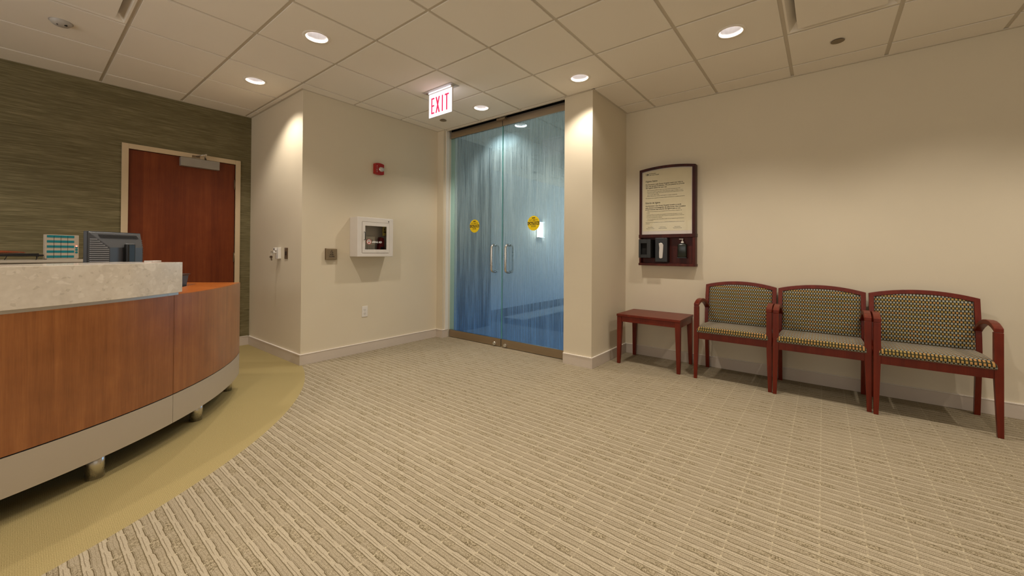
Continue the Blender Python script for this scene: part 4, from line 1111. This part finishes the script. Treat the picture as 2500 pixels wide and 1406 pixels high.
# monitor (seen from behind)
r = thing('computer_monitor', 'black flat monitor seen from behind above the stone counter', 'monitor', (-0.080, 1.551, 0.741), radians(38.9))
hwm, z0, z1 = 0.1760, 0.195, 0.505
m = MB(); m.box(-hwm, hwm, 0.0, 0.024, z0, z1); m.build('bezel', M_MONBLK, r, 0.003)
m = MB(); m.box(-hwm+0.02, hwm-0.02, 0.024, 0.025, z0+0.025, z1-0.02); m.build('screen', M_DARK, r)
m = MB(); zm0, zm1 = 0.225, 0.405
A = [(-hwm+0.002, 0.0, z0+0.003), (hwm-0.002, 0.0, z0+0.003), (hwm-0.002, 0.0, z1-0.003), (-hwm+0.002, 0.0, z1-0.003)]
B = [(-0.085, -0.050, zm0), (0.140, -0.050, zm0), (0.140, -0.050, zm1), (-0.085, -0.050, zm1)]
m.hexa(A, B); sh = m.build('back_shell', M_MONGRY, r, 0.004)
m = MB()
for k in range(20):
    z = z0+0.02+k*0.0125
    if z > z1-0.035: continue
    for sx, bx_ in ((-1, -0.085), (1, 0.140)):
        te = min(0.93, (z1-0.010-z)/(z1-zm1)*0.93)
        xa, xb = sx*(hwm-0.002), bx_
        def fl(t_, d): return xa+(xb-xa)*t_, -0.050*t_-d
        (p0, q0), (p1, q1) = fl(0.10, 0.004), fl(te, 0.004)
        m.hexa([(p0, q0-0.001, z), (p0, q0+0.006, z), (p0, q0+0.006, z+0.005), (p0, q0-0.001, z+0.005)], [(p1, q1-0.001, z), (p1, q1+0.006, z), (p1, q1+0.006, z+0.005), (p1, q1-0.001, z+0.005)])
m.build('side_vents', plain('light_vent_ribs', (0.30, 0.31, 0.32), 0.35), sh)
m = MB()
for k in range(30):
    x = -0.118+k*0.0085
    m.hexa([(x, -0.0125, z1-0.020), (x+0.004, -0.0125, z1-0.020), (x+0.004, -0.0095, z1-0.018), (x, -0.0095, z1-0.018)], [(x+0.004, -0.0245, z1-0.040), (x+0.008, -0.0245, z1-0.040), (x+0.008, -0.0215, z1-0.038), (x+0.004, -0.0215, z1-0.038)])
m.build('top_vents', M_DARK, sh)
m = MB(); m.box(0.000, 0.058, -0.082, -0.050, 0.015, 0.432); m.build('stand_neck', M_BLACK, r, 0.010, 3)
m = MB(); m.box(-0.085, 0.105, -0.10, 0.09, 0.0005, 0.018); m.build('stand_base', M_BLACK, r, 0.006)

# storage cabinet by the green wall, carrying the intercom panel and letter rack
r = thing('storage_cabinet', 'low warm grey storage cabinet against the green wall behind the desk', 'cabinet', (-0.78, 3.135, 0))
m = MB(); m.box(-0.70, 0.70, -0.19, 0.19, 0.0, 1.02); m.build('carcass', M_CAB, r, 0.002)
m = MB(); m.box(-0.72, 0.72, -0.205, 0.205, 1.02, 1.042); m.build('cabinet_top', M_BEIGEP, r, 0.002)
for k in range(2):
    m = MB(); m.box(-0.695+0.7*k, -0.005+0.7*k, -0.208, -0.19, 0.03, 1.0); d = m.build('door', M_CAB, r, 0.002)
    m = MB(); m.box(-0.05+0.10*k, -0.04+0.10*k, -0.228, -0.208, 0.5, 0.62); m.build('handle', M_STEEL, d)

r = thing('intercom_panel', 'beige panel with teal striped label grid and red indicator light', 'control panel', (-0.238, 3.18, 1.0425), radians(24))
m = MB(); m.box(-0.112, 0.112, -0.012, 0.012, 0.006, 0.215); m.box(-0.10, 0.10, -0.02, 0.05, 0.0, 0.006); m.build('housing', M_BEIGEP, r, 0.003)
m = MB()
for k in range(5): m.box(-0.100, 0.078, -0.0135, -0.012, 0.0145+0.0455*k*0.965, 0.0345+0.0455*k*0.965)
m.build('teal_labels', M_TEAL, r)
m = MB()
for k in range(3): m.box(-0.0565+0.045*k, -0.0550+0.045*k, -0.0142, -0.0134, 0.012, 0.205)
m.build('divider_lines', M_INK, r)
m = MB()
for z in (0.062, 0.085, 0.107): m.cyl((0.094, z), 0.009, -0.0145, -0.012, 18, axis='y')
m.build('buttons', M_TEAL, r)
m = MB(); m.cyl((0.094, 0.117), 0.005, -0.016, -0.012, 14, axis='y'); m.build('indicator_light', M_LED, r)

r = thing('letter_rack', 'black wire letter rack on the cabinet left of the teal panel', 'rack', (-0.62, 3.06, 1.0425))
m = MB(); m.box(-0.30, 0.275, -0.09, 0.06, 0.030, 0.044); m.build('tray', M_BLACK, r, 0.003)
m = MB()
for x in (-0.26, -0.25, -0.235, -0.22, -0.20, -0.08, 0.08, 0.24): m.tube([(x-0.006, -0.085, 0.0025), (x+0.006, -0.085, 0.031)], 0.0025, 8)
for x in (-0.26, 0.24): m.tube([(x, 0.05, 0.0025), (x, 0.05, 0.031)], 0.0025, 8)
m.build('wire_legs', M_BLACK, r)
r = thing('document_folder', 'thin black folder lying on the wire letter rack', 'folder', (-0.50, 3.045, 1.0875))
m = MB(); m.box(-0.14, 0.13, -0.07, 0.07, 0, 0.008); m.build('cover', M_BLACK, r, 0.002)

# captain's chair behind the desk, only its curved top rail shows
r = thing('office_chair', 'wooden chair rail curving above the stone counter at far left', 'chair', (-0.75, 2.30, 0))
m = MB(); rings = []
for k in range(25):
    a = radians(8+200*k/24); R = 0.30; tt = min(1, k/5, (24-k)/5)
    h = 0.003+0.010*tt; w = 0.012+0.022*tt
    c_, s_n = cos(a), sin(a)
    rings.append([((R+w)*c_, (R+w)*s_n, 1.106), (R*c_, R*s_n, 1.108+h), ((R-w)*c_, (R-w)*s_n, 1.106), (R*c_, R*s_n, 1.106-h)])
m.loft(rings); m.build('top_rail', M_BROWN, r, 0.002)
m = MB(); m.cyl((0, 0), 0.24, 0.43, 0.49, 36); m.build('seat', M_BROWN, r, 0.02, 3)
for k in range(4):
    a = radians(95+28*k); m = MB(); m.tube([(0.22*cos(a), 0.22*sin(a), 0.48), (0.30*cos(a), 0.30*sin(a), 1.10)], 0.011, 10); m.build('spindle', M_BROWN, r)
m = MB(); m.cyl((0, 0), 0.025, 0.09, 0.44, 20); m.build('gas_post', M_BLACK, r)
for k in range(5):
    a = 2*pi*k/5+0.3
    m = MB(); m.box(0.02, 0.25, -0.018, 0.018, 0.062, 0.095, Matrix.Rotation(a, 4, 'Z')); lg = m.build('base_arm', M_BLACK, r)
    m = MB(); mt = Matrix.Rotation(a, 4, 'Z') @ Matrix.Translation((0.23, 0, 0))
    m.loft([[tuple(mt @ Vector((0.031*cos(t), y, 0.031+0.031*sin(t)))) for t in [2*pi*i/20 for i in range(20)]] for y in (-0.02, 0.02)]); m.build('caster', M_BLACK, lg)

# tapered dark bin just past the end of the stone counter, notepad on the stone
r = thing('desk_organizer', 'dark grey tapered organizer on the desk just past the stone counter end', 'organizer', (0.267, 1.718, 0.7405), radians(38.9))
m = MB()
def rect(hx, hy, z): return [(-hx, -hy, z), (hx, -hy, z), (hx, hy, z), (-hx, hy, z)]
m.loft([rect(0.030, 0.030, 0.0), rect(0.058, 0.045, 0.200), rect(0.070, 0.052, 0.212), rect(0.062, 0.046, 0.212), rect(0.050, 0.038, 0.195), rect(0.026, 0.026, 0.01)], smooth=False)
m.build('bin', M_MONGRY, r, 0.002)
r = thing('notepad', 'small white notepad lying on the stone counter right of the monitor', 'notepad', (0.040, 1.15, 1.0602), radians(36))
m = MB(); m.box(-0.032, 0.032, -0.024, 0.024, 0.0, 0.006); m.build('pages', M_WPAPER, r, 0.0005)
m = MB(); m.box(-0.032, -0.024, -0.0242, 0.0242, 0.0, 0.0066); m.build('binding', M_MATB, r)
